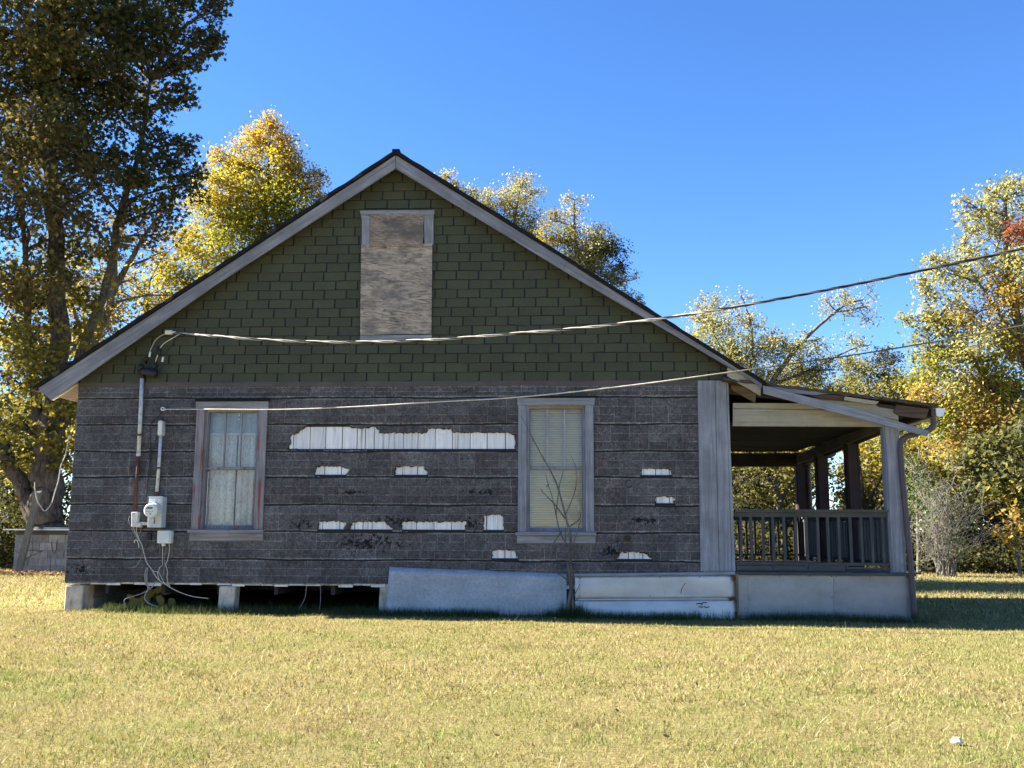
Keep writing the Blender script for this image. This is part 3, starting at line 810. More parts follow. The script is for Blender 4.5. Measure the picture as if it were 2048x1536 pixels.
# railings
def railing(name, p, q, zt, zb_, n, d=.045, mat=RAILW, w=.034):
    p, q = Vector(p), Vector(q); t = (q-p).normalized(); nrm = Vector((t.y, -t.x, 0)); L = (q-p).length
    def bar(a, b, hw, z0, z1):
        A, B = p+t*a, p+t*b
        P = [(A-nrm*hw), (B-nrm*hw), (B+nrm*hw), (A+nrm*hw)]
        return MB().hexa([(v.x, v.y, z0) for v in P]+[(v.x, v.y, z1) for v in P])
    r = bar(0, L, .045, zt-.036, zt).build(name, RAILH, house)
    bar(0, L, .02, zt-.095, zt-.037).build('upper_rail', RAILH, r)
    bar(0, L, .026, zb_-.018, zb_+.018).build('lower_rail', RAILH, r)
    for k in range(n):
        a = L*(k+.5)/n+random.uniform(-.008, .008)
        o = bar(a-w/2, a+w/2, .017, zb_+.019, zt-.037).build('baluster', mat, r)
        o.delta_rotation_euler = (0, random.uniform(-.008, .008), 0)
rz, rb = W(1625, 1019).z, W(1625, 1128).z
railing('porch_railing', (XR+.02, .02, 0), (PX-.09, .02, 0), rz, rb, 14)
railing('porch_railing', (XR+.02, YE-.03, 0), (PX-.09, YE-.03, 0), rz, rb, 14)
for i in range(3):
    railing('porch_railing', (PX, posts[i][1]+.135, 0), (PX, posts[i+1][1]-.05, 0), rz-.02, rb, 11 if i < 2 else 9)
# beams
bm = W(1466, 806, 0); zbeam1, zbeam0 = W(1640, 806.5, 0).z, W(1640, 852, 0).z
MB().pprism([(1466, 818), (1797, 822), (1797, 853.5), (1466, 852)], -.012, .05).build('porch_beam', CREAM, house)
MB().pprism([(1466, 806), (1650, 807), (1790, 812), (1797, 821), (1466, 817)], .004, .05).build('porch_beam', CREAM, house)
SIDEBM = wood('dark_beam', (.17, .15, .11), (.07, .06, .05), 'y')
def ybeam(x0, x1, z_n, z_f, h, mat, name):
    P = [(x0, .05, z_n-h), (x1, .05, z_n-h), (x1, YE+.15, z_f-h), (x0, YE+.15, z_f-h), (x0, .05, z_n), (x1, .05, z_n), (x1, YE+.15, z_f), (x0, YE+.15, z_f)]
    return MB().hexa(P).build(name, mat, house)
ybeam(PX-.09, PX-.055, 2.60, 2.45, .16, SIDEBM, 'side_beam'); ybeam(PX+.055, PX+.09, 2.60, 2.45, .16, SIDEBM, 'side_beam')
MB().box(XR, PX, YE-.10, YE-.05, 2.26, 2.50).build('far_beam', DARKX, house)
# ceiling of dark boards
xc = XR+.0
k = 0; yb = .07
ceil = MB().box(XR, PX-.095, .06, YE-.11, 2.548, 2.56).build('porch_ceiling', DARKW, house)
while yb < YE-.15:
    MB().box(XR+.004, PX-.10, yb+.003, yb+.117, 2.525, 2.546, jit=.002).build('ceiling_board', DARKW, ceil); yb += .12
# porch roof
pa, pb = W(1528, 765, -.2), W(1877, 808, -.2)
sl_p = (pb.z-pa.z)/(pb.x-pa.x)
m = MB(); n = 30; P = []; fs = []
x_in = 2.05
for k in range(n+1):
    x = x_in+(pb.x-x_in)*k/n; zt = pa.z+sl_p*(x-pa.x)
    for j, y in enumerate((-.20, YE+.3)):
        P += [(x, y+random.uniform(-.02, .02)*(j == 0), zt+random.uniform(-.006, .006)), (x, y+.01, zt-.030-random.uniform(0, .012))]
for k in range(n):
    a, b = 4*k, 4*k+4
    fs += [(a, b, b+2, a+2), (a+1, a+3, b+3, b+1), (a, a+1, b+1, b), (a+2, b+2, b+3, a+3)]
fs += [(0, 2, 3, 1), (4*n, 4*n+1, 4*n+3, 4*n+2)]
proof = m.add(P, fs).build('porch_roof', TINR, house)
# rotten decking layers under the near edge
for (pts, mt, Y) in [
    ([(1535, 772), (1620, 781), (1660, 787), (1628, 790), (1585, 786), (1532, 779)], WOODG_H, -.185),
    ([(1585, 781), (1655, 788), (1735, 800), (1700, 803), (1640, 797), (1612, 789)], ROTW, -.165),
    ([(1690, 793), (1758, 803), (1752, 809), (1712, 804), (1688, 800)], CREAM, -.180),
    ([(1793, 809), (1858, 818), (1852, 838), (1800, 832), (1788, 824)], ROTW, -.150),
    ([(1625, 789), (1700, 800), (1756, 809), (1797, 816), (1797, 840), (1700, 822), (1640, 806)], CREAM, -.120),
    ([(1745, 806), (1800, 813), (1858, 820), (1855, 827), (1798, 820), (1760, 814)], DARKX, -.135)]:
    MB().pprism(pts, Y, .03).build('roof_board', mt, proof)
ZR = lambda x: pa.z+sl_p*(x-pa.x)
for k in range(7):                          # rafters
    y = .10+k*.80
    P = [(2.1, y, ZR(2.1)-.16), (pb.x-.12, y, ZR(pb.x-.12)-.13), (pb.x-.12, y+.04, ZR(pb.x-.12)-.13), (2.1, y+.04, ZR(2.1)-.16),
         (2.1, y, ZR(2.1)-.046), (pb.x-.12, y, ZR(pb.x-.12)-.046), (pb.x-.12, y+.04, ZR(pb.x-.12)-.046), (2.1, y+.04, ZR(2.1)-.046)]
    MB().hexa(P).build('porch_rafter', DARKX, house)
MB().pprism([(1526, 771), (1690, 812), (1858, 861.5), (1855, 872.5), (1690, 830), (1527, 787)], -.235, .022).build('porch_rake_board', wood('porch_rake', (.36, .37, .40), (.15, .155, .17), 'x', rot=(0, math.radians(15), 0)), house)
# gutter with a white end and brown downspout
gx, gzv = pb.x-.02, ZR(pb.x)-.10
g = MB(); prof = [(gx, gzv+.05), (gx+.004, gzv-.045), (gx+.05, gzv-.06), (gx+.085, gzv-.045), (gx+.115, gzv+.05)]
V_ = []
for y in (-.16, YE+.2): V_ += [(a, y, b) for a, b in prof] + [(a+(.004 if i < 3 else -.004), y, b+.004) for i, (a, b) in enumerate(prof)]
fs = []
for i in range(4): fs += [(i, i+1, 10+i+1, 10+i), (5+i, 15+i, 15+i+1, 5+i+1)]
gut = g.add(V_, fs).build('gutter', WHITEM, house)
MB().prism(prof, -.165, -.160).build('gutter_end_cap', WHITEM, gut)
MB().box(gx-.05, gx+.0, -.14, YE+.2, gzv-.05, gzv+.05).build('fascia_board', BROWNM, house)
def spout(Y0, near=True):
    a = W(1866, 838, -.10) if near else Vector((gx+.04, Y0, gzv-.05))
    if near:
        pts = [W(1866, 836, -.10), W(1867, 850, -.10), W(1858, 860, -.09), W(1830, 868, -.06), W(1808, 876, -.06), W(1801, 890, -.06), W(1803, 930, -.07), W(1812, 1030, -.08), W(1822, 1140, -.10), W(1830, 1238, -.12)]
        p = bez(pts, 5); b = MB().tube(p, .036, 8).build('downspout', BROWNM, house, True)
        MB().box(W(1817, 1135).x-.02, W(1817, 1135).x+.1, -.16, -.06, zf-.01, zf+.012).build('pipe_strap', BROWNM, b)
    else:
        p = bez([(gx+.04, YE-.1, gzv-.05), (gx+.03, YE-.1, gzv-.16), (PX+.25, YE-.1, gzv-.26), (PX+.12, YE-.1, gzv-.36), (PX+.12, YE-.1, gzv-.9), (PX+.12, YE-.1, .05)], 5)
        MB().tube(p, .036, 8).build('downspout', BROWNM, house, True)
spout(0, True); spout(YE, False)
# porch foundation: skirt sheets, right side and back
MB().pprism([(1476, 1147), (1497, 1147), (1499, 1246), (1478, 1246)], -.034, .006).build('skirting_sheet', TINB, house)
MB().pprism([(1496, 1146.5), (1667, 1148), (1668, 1246), (1498, 1246)], -.040, .006).build('skirting_sheet', TINB, house)
MB().pprism([(1667.5, 1148), (1819, 1150), (1823.5, 1246), (1668.5, 1246)], -.045, .006).build('skirting_sheet', sheetmetal('dull_tin_skirting', (.26, .26, .265), .5, 6, (.19, .18, .15), .6, .14), house)
MB().box(PX+.13, PX+.136, -.02, YE, .0, zf-.03).build('skirting_sheet', TINB, house)
MB().box(XR+.02, PX+.1, YE-.02, YE, .0, zf-.03).build('skirting_sheet', TINB, house)
# white tin skirting of the wall
def bowed(name, pix_tl, pix_tr, pix_br, pix_bl, Y, mat, bow=.012, parent=house, lean=0.0, rag=.0):
    nx, nz = 24, 8; tl, tr, br, bl = [W(*p, Y) for p in (pix_tl, pix_tr, pix_br, pix_bl)]
    P = []; f = []
    ph = random.uniform(0, 6)
    for j in range(nz+1):
        v = j/nz
        for i in range(nx+1):
            u = i/nx; a = bl.lerp(br, u); b = tl.lerp(tr, u); q = a.lerp(b, v)
            yy = Y - bow*(math.sin(math.pi*v)*(.7+.5*math.sin(u*5+ph))) + lean*v + .004*math.sin(u*11+ph)*v
            P.append((q.x, yy, q.z + (random.uniform(-rag, rag) if j == nz else 0)))
    n1 = len(P); P += [(a, b+.004, c) for a, b, c in P]
    S = nx+1
    for j in range(nz):
        for i in range(nx):
            k = j*S+i; f += [(k, k+1, k+S+1, k+S), (n1+k, n1+k+S, n1+k+S+1, n1+k+1)]
    for i in range(nx): f += [(i+1, i, n1+i, n1+i+1), (nz*S+i, nz*S+i+1, n1+nz*S+i+1, n1+nz*S+i)]
    for j in range(nz): f += [(j*S, (j+1)*S, n1+(j+1)*S, n1+j*S), ((j+1)*S+nx, j*S+nx, n1+j*S+nx, n1+(j+1)*S+nx)]
    return MB().add(P, f).build(name, mat, parent, True)
bowed('skirting_sheet', (1150, 1152), (1471, 1150), (1473, 1197.5), (1150, 1199), -.050, TINW, .010)
bowed('skirting_sheet', (1150, 1199.5), (1472, 1198), (1476, 1247), (1150, 1247), -.085, TINW, .010, lean=.03)
MB().pprism([(1148, 1147.5), (1400, 1144.5), (1470, 1143.5), (1471, 1149.5), (1148, 1152.5)], -.075, .07).build('drip_strip', WOODG_H, house)
MB().pprism([(1150.5, 1198.2), (1473, 1196.5), (1473, 1198.7), (1150.5, 1200.4)], -.072, .02).build('sheet_lip', TINW, house)
MB().pprism([(1471.5, 1148), (1476.5, 1148), (1479, 1247), (1475, 1247)], -.092, .07).build('corner_strip', wood('tan_strip', (.30, .24, .16), (.14, .10, .07), 'z'), house)
# skirting behind the leaning sheet
MB().box(W(790, 1180).x, XR-.02, .02, .05, -.02, ZB+.02).build('skirt_backing', DARKX, house)

# leaning mottled sheet: a thing of its own
o = bowed('metal_sheet', (778, 1134), (1133, 1147.5), (1133.5, 1240), (769, 1234), -.080, GALV, .006, None, lean=.045, rag=.004)
tag(o, 'large mottled grey-blue metal sheet standing against the wall beside the bare sapling', 'metal sheet')

# fasteners, rust and dents of the skirting sheets
RUSTY = plain('rust', (.11, .05, .028), .95, .1, 0, .5, 40)
for px, py in [(1160, 1157), (1240, 1156), (1320, 1155), (1400, 1154), (1465, 1154), (1160, 1193), (1300, 1192), (1465, 1192)]:
    c = W(px, py, -.056); MB().tube([c+Vector((0, -.006, 0)), c+Vector((0, .004, 0))], .007, 6).build('nail', RUSTY, house)
for px, py in [(1500, 1152), (1560, 1152), (1620, 1152), (1663, 1153), (1672, 1153), (1740, 1154), (1814, 1155), (1816, 1200), (1664, 1195), (1672, 1230), (1500, 1200)]:
    c = W(px, py, -.046); MB().tube([c+Vector((0, -.006, 0)), c+Vector((0, .004, 0))], .006, 6).build('nail', RUSTY, house)
for pts in ([(1461, 1150), (1471, 1150), (1471, 1160), (1467, 1164), (1465, 1156)], [(1456, 1195), (1472, 1194), (1472, 1201), (1464, 1200), (1460, 1203)], [(1470, 1225), (1474.5, 1222), (1475, 1240), (1472, 1238)]):
    MB().pprism(pts, -.094, .003).build('rust_flake', RUSTY, house)
for pts in ([(1393, 1208), (1398, 1206.5), (1403, 1208), (1405, 1210)], [(1403, 1207), (1408, 1205), (1414, 1206)], [(1408, 1213), (1413, 1215), (1419, 1213.5)], [(1398, 1213), (1402, 1214.5), (1406, 1213)]):
    MB().tube([W(a, b, -.099) for a, b in pts], .006, 5).build('dent', TONGUE, house)
MB().tube([W(a, b, -.063) for a, b in ((1362, 1188), (1363, 1179), (1368, 1170), (1371, 1166))], .003, 4).build('scratch', TONGUE, house)

# ================================================================== METER, CONDUITS, CABLES
def Z2(pts, Y, sc=5.486, ox=220, oy=960): return [W(ox+a/sc, oy+b/sc, Y) for a, b in pts]      # from a zoomed view of the meter
def Z1(pts, Y): return Z2(pts, Y, 3.339, 220, 640)
# service mast: white upper pipe, rusty lower pipe, weatherhead, elbow box
b = W(270, 1040, -.07)
mast = empty('service_mast', (b.x, -.07, b.z), 'tall electric service mast, white pipe above and rusty below, left of the meter', 'conduit')
MB().tube([W(284, 756, -.055), W(281, 830, -.055), W(277, 909, -.055)], .026, 10).build('upper_pipe', CONDW, mast, True)
MB().tube([W(277, 907, -.055), W(272, 975, -.055), W(268.5, 1031, -.055)], .023, 10).build('rusty_pipe', CONDR, mast, True)
a = W(277, 908, -.055); MB().tube([a+Vector((0, 0, -.03)), a+Vector((0, 0, .03))], .028, 10).build('coupling', CONDW, mast, True)
for p in ((279, 870), (273, 960)):
    c = W(*p, -.04); MB().box(c.x-.045, c.x+.045, -.084, -.016, c.z-.012, c.z+.012).build('pipe_strap', CONDR, mast)
m = MB(); m.pprism([(262, 1024), (274.5, 1023), (274, 1046), (281, 1047), (280, 1055), (262, 1054)], -.115, .10)
o = m.build('elbow_box', CONDW, mast); bv = o.modifiers.new('bevel', 'BEVEL'); bv.width = .012; bv.segments = 2
MB().tube([W(274, 1046.5, -.06), W(297, 1047.5, -.06)], .022, 10).build('cross_pipe', CONDW, mast, True)
# weatherhead: hood with three spouts
h = W(285, 752, -.055)
m = MB(); m.tube(bez([h+Vector((0, 0, -.03)), h+Vector((0, -.005, .03)), h+Vector((.05, -.03, .055)), h+Vector((.15, -.06, .03)), h+Vector((.22, -.07, .015))], 5), [.032]*6+[.05]*6+[.055]*6+[.05]*3, 10)
m.build('weatherhead', BLACK, mast, True)
MB().tube([h+Vector((-.02, -.02, .07)), h+Vector((-.03, -.03, .11)), h+Vector((.01, -.03, .13))], .03, 8).build('hood_clamp', BLACK, mast, True)
# meter box
mb_ = W(308, 1055, -.18)
meter = empty('electric_meter', (mb_.x, -.1, mb_.z), 'grey enamelled electric meter box with a round glass meter on the siding', 'meter')
fr = [W(297, 993, -.165), W(326, 993.5, -.165), W(323, 1055, -.165), W(292.5, 1055, -.165)]
x0, x1, z0, z1 = fr[3].x+.012, fr[1].x-.004, fr[2].z, fr[0].z
m = MB().box(x0, x1, -.165, -.016, z0, z1); en = m.build('enclosure', METERG, meter)
bv = en.modifiers.new('bevel', 'BEVEL'); bv.width = .006; bv.segments = 2
MB().box(x0-.004, x1+.004, -.172, -.160, z1-.012, z1+.004).build('top_lip', METERG, meter)
MB().box(x0+.012, x0+.085, -.1672, -.1655, z1-.065, z1-.030).build('label', LABELW, meter)
MB().box(x0+.018, x0+.078, -.1680, -.1674, z1-.050, z1-.045).build('label_print', DARKP, meter)
MB().box(x1-.062, x1-.022, -.1672, -.1655, z1-.085, z1-.035).build('sticker', LABELY, meter)
cx_, cz_ = (x0+x1)/2-.012, (z0+z1)/2+.018
def disc(y0, y1, r0, r1, mat, name, parent, n=20):
    m = MB(); m.tube([(cx_, y1, cz_), (cx_, y0, cz_)], [r1, r0], n); return m.build(name, mat, parent, False)
ring = disc(-.185, -.166, .100, .106, METERG, 'meter_ring', meter)
dome = disc(-.275, -.186, .090, .094, PLASTW, 'meter_cover', meter)
rim = disc(-.283, -.2752, .078, .090, PLASTW, 'meter_rim', meter)
MB().box(cx_-.045, cx_+.028, -.2855, -.2832, cz_+.022, cz_+.040).build('meter_display', DARKP, dome)
MB().box(cx_-.062, cx_-.052, -.2850, -.2832, cz_+.020, cz_+.036).build('meter_print', DARKP, dome)
for q in (-.030, .0, .030): MB().box(cx_+q-.010, cx_+q+.010, -.2848, -.2832, cz_-.018, cz_-.013).build('meter_print', DARKP, dome)
MB().tube([(cx_+.004, -.2848, cz_-.045), (cx_+.004, -.2832, cz_-.045)], .013, 10).build('meter_emblem', plain('grey_print', (.25, .27, .3)), dome)
m = MB(); m.tube(bez([(cx_+.02, -.2, cz_-.10), (cx_+.03, -.21, cz_-.125), (cx_+.02, -.2, cz_-.15), (cx_+.035, -.19, cz_-.135)], 4), .006, 5)
m.tube([(cx_+.025, -.2, cz_-.14), (cx_+.022, -.2, cz_-.175)], .008, 5); m.build('seal_wire', CONDR, meter)
# second conduit with its fitting above the meter
b2 = W(317, 993, -.06)
con = empty('conduit', (b2.x, -.06, b2.z), 'short peeling white conduit with an oblong fitting standing on the meter box', 'conduit')
MB().tube([W(321.5, 873, -.055), W(318, 930, -.055), W(313.5, 986, -.055)], .022, 10).build('pipe', CONDW, con, True)
MB().tube([W(314, 984, -.055), W(313, 995, -.055)], .030, 10).build('hub', CONDR, con, True)
a = W(317.5, 936, -.055); MB().tube([a+Vector((0, 0, -.012)), a+Vector((0, 0, .012))], .027, 10).build('coupling', CONDR, con, True)
m = MB(); c = W(323, 857, -.06)
m.prism([(c.x-.035+.03*(1-math.cos(t)) if False else c.x+.033*math.cos(t), c.z+(.075 if math.sin(t) > 0 else -.075)+.028*math.sin(t)) for t in np.linspace(.05, 2*math.pi-.0, 16)], -.105, -.016)
m.build('fitting', CONDW, con)
MB().prism([(c.x+.024*math.cos(t), c.z+(.065 if math.sin(t) > 0 else -.065)+.022*math.sin(t)) for t in np.linspace(.05, 2*math.pi, 16)], -.111, -.1055).build('fitting_cover', PLASTW, con)
# telephone box below
t0, t1 = W(317, 1061, -.10), W(342, 1087, -.10)
tb = empty('telephone_box', (t0.x+.08, -.06, t1.z), 'small off-white utility box below the electric meter with wires hanging from it', 'utility box')
o = MB().box(t0.x, t1.x-.004, -.105, -.016, t1.z, t0.z).build('case', PLASTW, tb); bv = o.modifiers.new('b', 'BEVEL'); bv.width = .008; bv.segments = 2
MB().box(t0.x-.004, t1.x-.022, -.118, -.106, t1.z+.006, t0.z-.004).build('cover', PLASTW, tb)
MB().box(t0.x+.045, t0.x+.085, -.085, -.045, t1.z-.035, t1.z-.001).build('cable_gland', LABELY, tb)
k0 = W(299, 1073, -.04)
o = MB().box(k0.x-.025, k0.x+.025, -.060, -.016, k0.z-.045, k0.z+.04, jit=.006).build('ground_clamp', BLACK)
tag(o, 'small black clamp on the siding between the meter and the utility box', 'clamp')

# loose wires below the meter
def wire(name, pts, r, mat, label, grp=None, parent=None, n=5):
    o = MB().tube(bez(pts, 5), r*(.78 if name == 'loose_wire' else 1), n).build(name, mat, parent, True)
    if parent is None: tag(o, label, 'wire', grp)
    return o
wire('loose_wire', Z2([(250, 480), (270, 560), (310, 640), (350, 720), (380, 830), (400, 900), (450, 970), (520, 1080), (600, 1140), (700, 1200), (800, 1245), (920, 1280), (1080, 1300)], -.05), .0065, CABLEW, 'pale wire running from the elbow box down past the siding under the house')
wire('loose_wire', Z2([(300, 480), (290, 560), (320, 650), (355, 730), (385, 850), (420, 930), (480, 1000), (530, 1000), (545, 960), (575, 930), (575, 850), (580, 730)], -.07), .006, CABLEW, 'pale wire looping between the elbow box and the small utility box')
wire('loose_wire', Z2([(215, 390), (205, 440), (225, 500), (260, 580), (320, 670)], -.10), .004, CABLEG, 'thin grey wire bulging out beside the elbow box')
wire('loose_wire', Z2([(320, 470), (340, 540), (325, 590), (310, 660), (345, 700), (365, 790), (330, 880), (280, 950), (205, 965)], -.06), .004, CABLEG, 'thin grey wire ending in a frayed end below the elbow box')
wire('loose_wire', Z2([(265, 690), (275, 660), (300, 665), (310, 700), (318, 740)], -.06), .008, PLASTW, 'short white hooked wire end beside the loose cables')
wire('loose_wire', Z2([(650, 700), (650, 780), (630, 880), (612, 930), (630, 1000), (625, 1070), (640, 1140), (660, 1170)], -.08), .006, CABLEW, 'pale wire hanging from the right side of the utility box')
wire('loose_wire', Z2([(610, 745), (600, 850), (595, 950), (580, 1060), (590, 1100)], -.06), .004, CABLEG, 'thin grey wire hanging under the utility box gland')
wire('loose_wire', Z2([(400, 960), (385, 1040), (390, 1120), (420, 1190), (390, 1250), (380, 1300), (420, 1350), (530, 1395)], -.05), .010, CABLEG, 'thick tan cable curling under the wall near the meter')
wire('loose_wire', Z2([(415, 960), (405, 1050), (410, 1130), (440, 1190), (480, 1150), (510, 1110)], -.055), .008, CABLEG, 'second tan cable hooked back up under the wall near the meter')
wire('loose_wire', Z2([(440, 1195), (360, 1240), (260, 1275), (180, 1300), (155, 1330), (165, 1390), (110, 1440)], -.10), .007, CABLEG, 'tan cable trailing down to the grass under the meter')
wire('loose_wire', Z2([(545, 1105), (530, 1060), (525, 1000)], -.06)+Z2([(600, 1135), (640, 1150)], -.05), .006, CABLEW, 'short pale wire joining the two loops below the utility box')
wire('loose_wire', Z2([(490, 540), (500, 640), (510, 760), (545, 830), (580, 780), (600, 740)], -.035), .0035, CABLEB, 'thin black wire curving from the meter to the utility box')
wire('loose_wire', Z2([(430, 650), (410, 720), (370, 750)], -.03), .0035, CABLEB, 'short black wire dropping from the small clamp')
wire('loose_wire', [W(613, 1172, .05), W(610, 1195, .1), W(600, 1215, .15), W(590, 1228, .12)], .006, CABLEG, 'thin cable drooping under the house between the two slim piers')
wire('loose_wire', [W(641, 1172, .05), W(641, 1200, .1), W(638, 1228, .12)], .005, CABLEG, 'straight thin cable hanging under the house beside the drooping one')
# phone line down to the meter
wire('drop_wire', [W(326, 818, -.05), W(318, 832, -.03), W(302, 850, -.03), W(301, 900, -.03), W(296, 960, -.03), W(293, 993, -.03)], .004, CABLEB, 'thin black wire running down the siding from the telephone line insulator to the meter')
wire('drop_wire', [W(326, 820, -.05), W(325, 835, -.03), W(316, 870, -.03), W(303, 905, -.03), W(300, 960, -.03)], .0035, CABLEB, 'second thin black wire swinging beside the oblong fitting')

# service cable: three twisted strands from the gable to a pole beyond the frame
ins = W(338, 664.5, -.09)
def sagline(pix, ys): return [W(p[0], p[1], y) for p, y in zip(pix, ys)]
SP = bez(sagline([(345, 665), (440, 673), (560, 681), (700, 684), (870, 679), (1040, 666), (1200, 652), (1390, 627), (1600, 590), (1800, 550), (2050, 496), (2350, 425)],
                 [-.10, -.45, -.60, -.70, -.85, -1.0, -1.15, -1.35, -1.6, -1.85, -2.2, -2.7]), 24)
svc = empty('service_cable', tuple(ins), 'thick twisted overhead service cable from the gable insulator to a pole', 'cable')
acc = 0; tw = []
for i, p in enumerate(SP):
    if i: acc += (SP[i]-SP[i-1]).length
    tw.append(acc)
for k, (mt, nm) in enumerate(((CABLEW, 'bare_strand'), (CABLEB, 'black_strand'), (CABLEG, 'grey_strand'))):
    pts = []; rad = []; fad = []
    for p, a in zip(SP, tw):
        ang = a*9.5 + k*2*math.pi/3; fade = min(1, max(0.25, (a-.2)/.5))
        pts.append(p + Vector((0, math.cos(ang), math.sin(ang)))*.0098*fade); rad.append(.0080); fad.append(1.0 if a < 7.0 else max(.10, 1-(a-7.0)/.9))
    m = MB().tube(pts, rad, 6); m.c = [(fad[min(i//6, len(fad)-1)],)*3 for i in range(len(m.v))]     # tint kept pale near the house, dark further out
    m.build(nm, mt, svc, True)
m = MB(); m.tube([ins+Vector((0, -.0, 0)), ins+Vector((0, .10, 0))], .010, 6); m.tube([ins+Vector((-.045, 0, 0)), ins+Vector((.045, 0, 0))], .032, 10)
m.build('insulator', PLASTW, svc)
MB().tube([W(341, 664, -.1), W(352, 664.5, -.12)], .011, 6).build('wedge_clamp', WHITEM, svc, True)
# drip loops with black splices
wire('drip_loop', Z1([(450, 85), (400, 85), (340, 105), (300, 140), (280, 180), (265, 215), (262, 250)], -.09), .008, CABLEG, None, parent=svc)
wire('drip_loop', Z1([(470, 90), (420, 120), (370, 150), (340, 180), (320, 230), (300, 290)], -.09), .007, CABLEW, None, parent=svc)
wire('drip_loop', Z1([(480, 92), (440, 130), (400, 180), (370, 230), (350, 265)], -.09), .006, CABLEB, None, parent=svc)
wire('drip_loop', Z1([(350, 265), (340, 320), (310, 370), (270, 390)], -.09), .010, CABLEB, None, parent=svc)
wire('drip_loop', Z1([(262, 240), (255, 300), (225, 340), (215, 370)], -.09), .009, CABLEB, None, parent=svc)
wire('drip_loop', Z1([(290, 330), (265, 360), (240, 380)], -.09), .009, CABLEB, None, parent=svc)
wire('drip_loop', Z1([(235, 250), (190, 300), (185, 340), (200, 365)], -.09), .009, CABLEB, None, parent=svc)
MB().tube([Z1([(270, 235)], -.09)[0], Z1([(225, 275)], -.09)[0]], [.012, .035], 8).build('splice_cover', BLACK, svc, True)
MB().tube([Z1([(310, 280)], -.09)[0], Z1([(288, 335)], -.09)[0]], [.016, .022], 8).build('splice_cover', BLACK, svc, True)
MB().tube([Z1([(335, 190)], -.09)[0], Z1([(325, 235)], -.09)[0]], [.02, .03], 8).build('splice_cover', BLACK, svc, True)
for p in ((264, 232), (350, 265)):
    q = Z1([p], -.10)[0]; MB().tube([q+Vector((0, 0, -.03)), q+Vector((.008, 0, .04))], .014, 8).build('connector', PLASTW, svc, True)
# telephone line
SP2 = bez(sagline([(326, 818.5), (420, 818.5), (560, 819), (700, 814), (870, 804), (1040, 794), (1250, 772), (1455, 745), (1700, 711), (1900, 678), (2060, 648), (2350, 590)],
                  [-.06, -.40, -.55, -.65, -.8, -.95, -1.15, -1.35, -1.6, -1.85, -2.1, -2.6]), 10)
tel = empty('telephone_cable', tuple(W(326, 818, -.04)), 'thin pale telephone cable crossing the wall above both windows', 'cable')
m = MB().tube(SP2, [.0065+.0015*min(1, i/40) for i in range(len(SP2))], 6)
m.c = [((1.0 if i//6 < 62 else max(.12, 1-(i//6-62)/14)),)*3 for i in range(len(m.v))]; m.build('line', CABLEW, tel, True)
q = W(326, 818, -.05); MB().tube([q+Vector((0, -.02, 0)), q+Vector((0, .035, 0))], .026, 12).build('insulator', PLASTW, tel)
MB().tube([q+Vector((0, -.024, 0)), q+Vector((0, -.0205, 0))], .011, 10).build('insulator_hole', BLACK, tel)

# ================================================================== BARE SAPLING AT THE WALL
def S3(pts, Y, dy=0): return [W(980+a/2.954, 740+b/2.954, Y-dy*i) for i, (a, b) in enumerate(pts)]
sb_ = W(1141, 1232, -.22)
sap = empty('sapling', (sb_.x, -.22, gz(sb_.x, -.22)), 'bare twiggy sapling growing at the wall below the cream blind window', 'sapling')
def limb(pts, r0, r1, name='branch', Y=-.22):
    p = bez(S3(pts, Y), 4); n = len(p)
    p = [q + Vector((0, .02*math.sin(i*.7+pts[0][0]), 0)) for i, q in enumerate(p)]
    MB().tube(p, [r0+(r1-r0)*i/(n-1) for i in range(n)], 5).build(name, TWIG, sap, True)
limb([(466, 1462), (476, 1350), (482, 1220), (470, 1080), (476, 1000), (455, 900), (430, 800), (400, 690), (360, 600), (310, 510), (250, 400), (185, 270)], .024, .003, 'stem')
limb([(460, 1462), (464, 1380), (474, 1300), (470, 1220), (455, 1130)], .028, .012, 'stem', -.24)
limb([(492, 1462), (490, 1380), (486, 1290), (480, 1200)], .018, .010, 'stem', -.25)
for p in ([(440, 870), (470, 800), (500, 720), (513, 640), (505, 570), (480, 505)], [(445, 880), (380, 790), (310, 720)], [(455, 1040), (410, 950), (385, 830), (370, 760), (345, 680), (328, 615)],
          [(388, 850), (400, 760), (410, 680), (432, 600)], [(470, 925), (530, 880), (536, 830)], [(480, 1070), (510, 970), (540, 880)], [(446, 1040), (445, 920)],
          [(470, 1250), (430, 1222), (390, 1185), (362, 1115), (366, 1062)], [(378, 1020), (420, 960), (446, 950)], [(495, 1330), (515, 1300), (530, 1265)], [(492, 1365), (512, 1358), (525, 1345)], [(310, 720), (300, 700)], [(345, 680), (330, 690)]):
    limb(p, .009, .003)

# ================================================================== STONE, WELL HOUSE, LEANING POST
q = G(1914, 1493, .03)
m = MB(); n1, n2 = 6, 10; P = []
for i in range(n1+1):
    th = math.pi*i/n1
    for j in range(n2):
        ph = 2*math.pi*j/n2; r = 1+random.uniform(-.16, .16)
        P.append((q.x+.032*r*math.sin(th)*math.cos(ph), q.y+.024*r*math.sin(th)*math.sin(ph), gz(q.x, q.y)+.022+.020*r*math.cos(th)))
fs = [(i*n2+j, i*n2+(j+1) % n2, (i+1)*n2+(j+1) % n2, (i+1)*n2+j) for i in range(n1) for j in range(n2)]
o = m.add(P, fs).build('stone', STONE); tag(o, 'small whitish stone lying alone on the open lawn', 'stone')

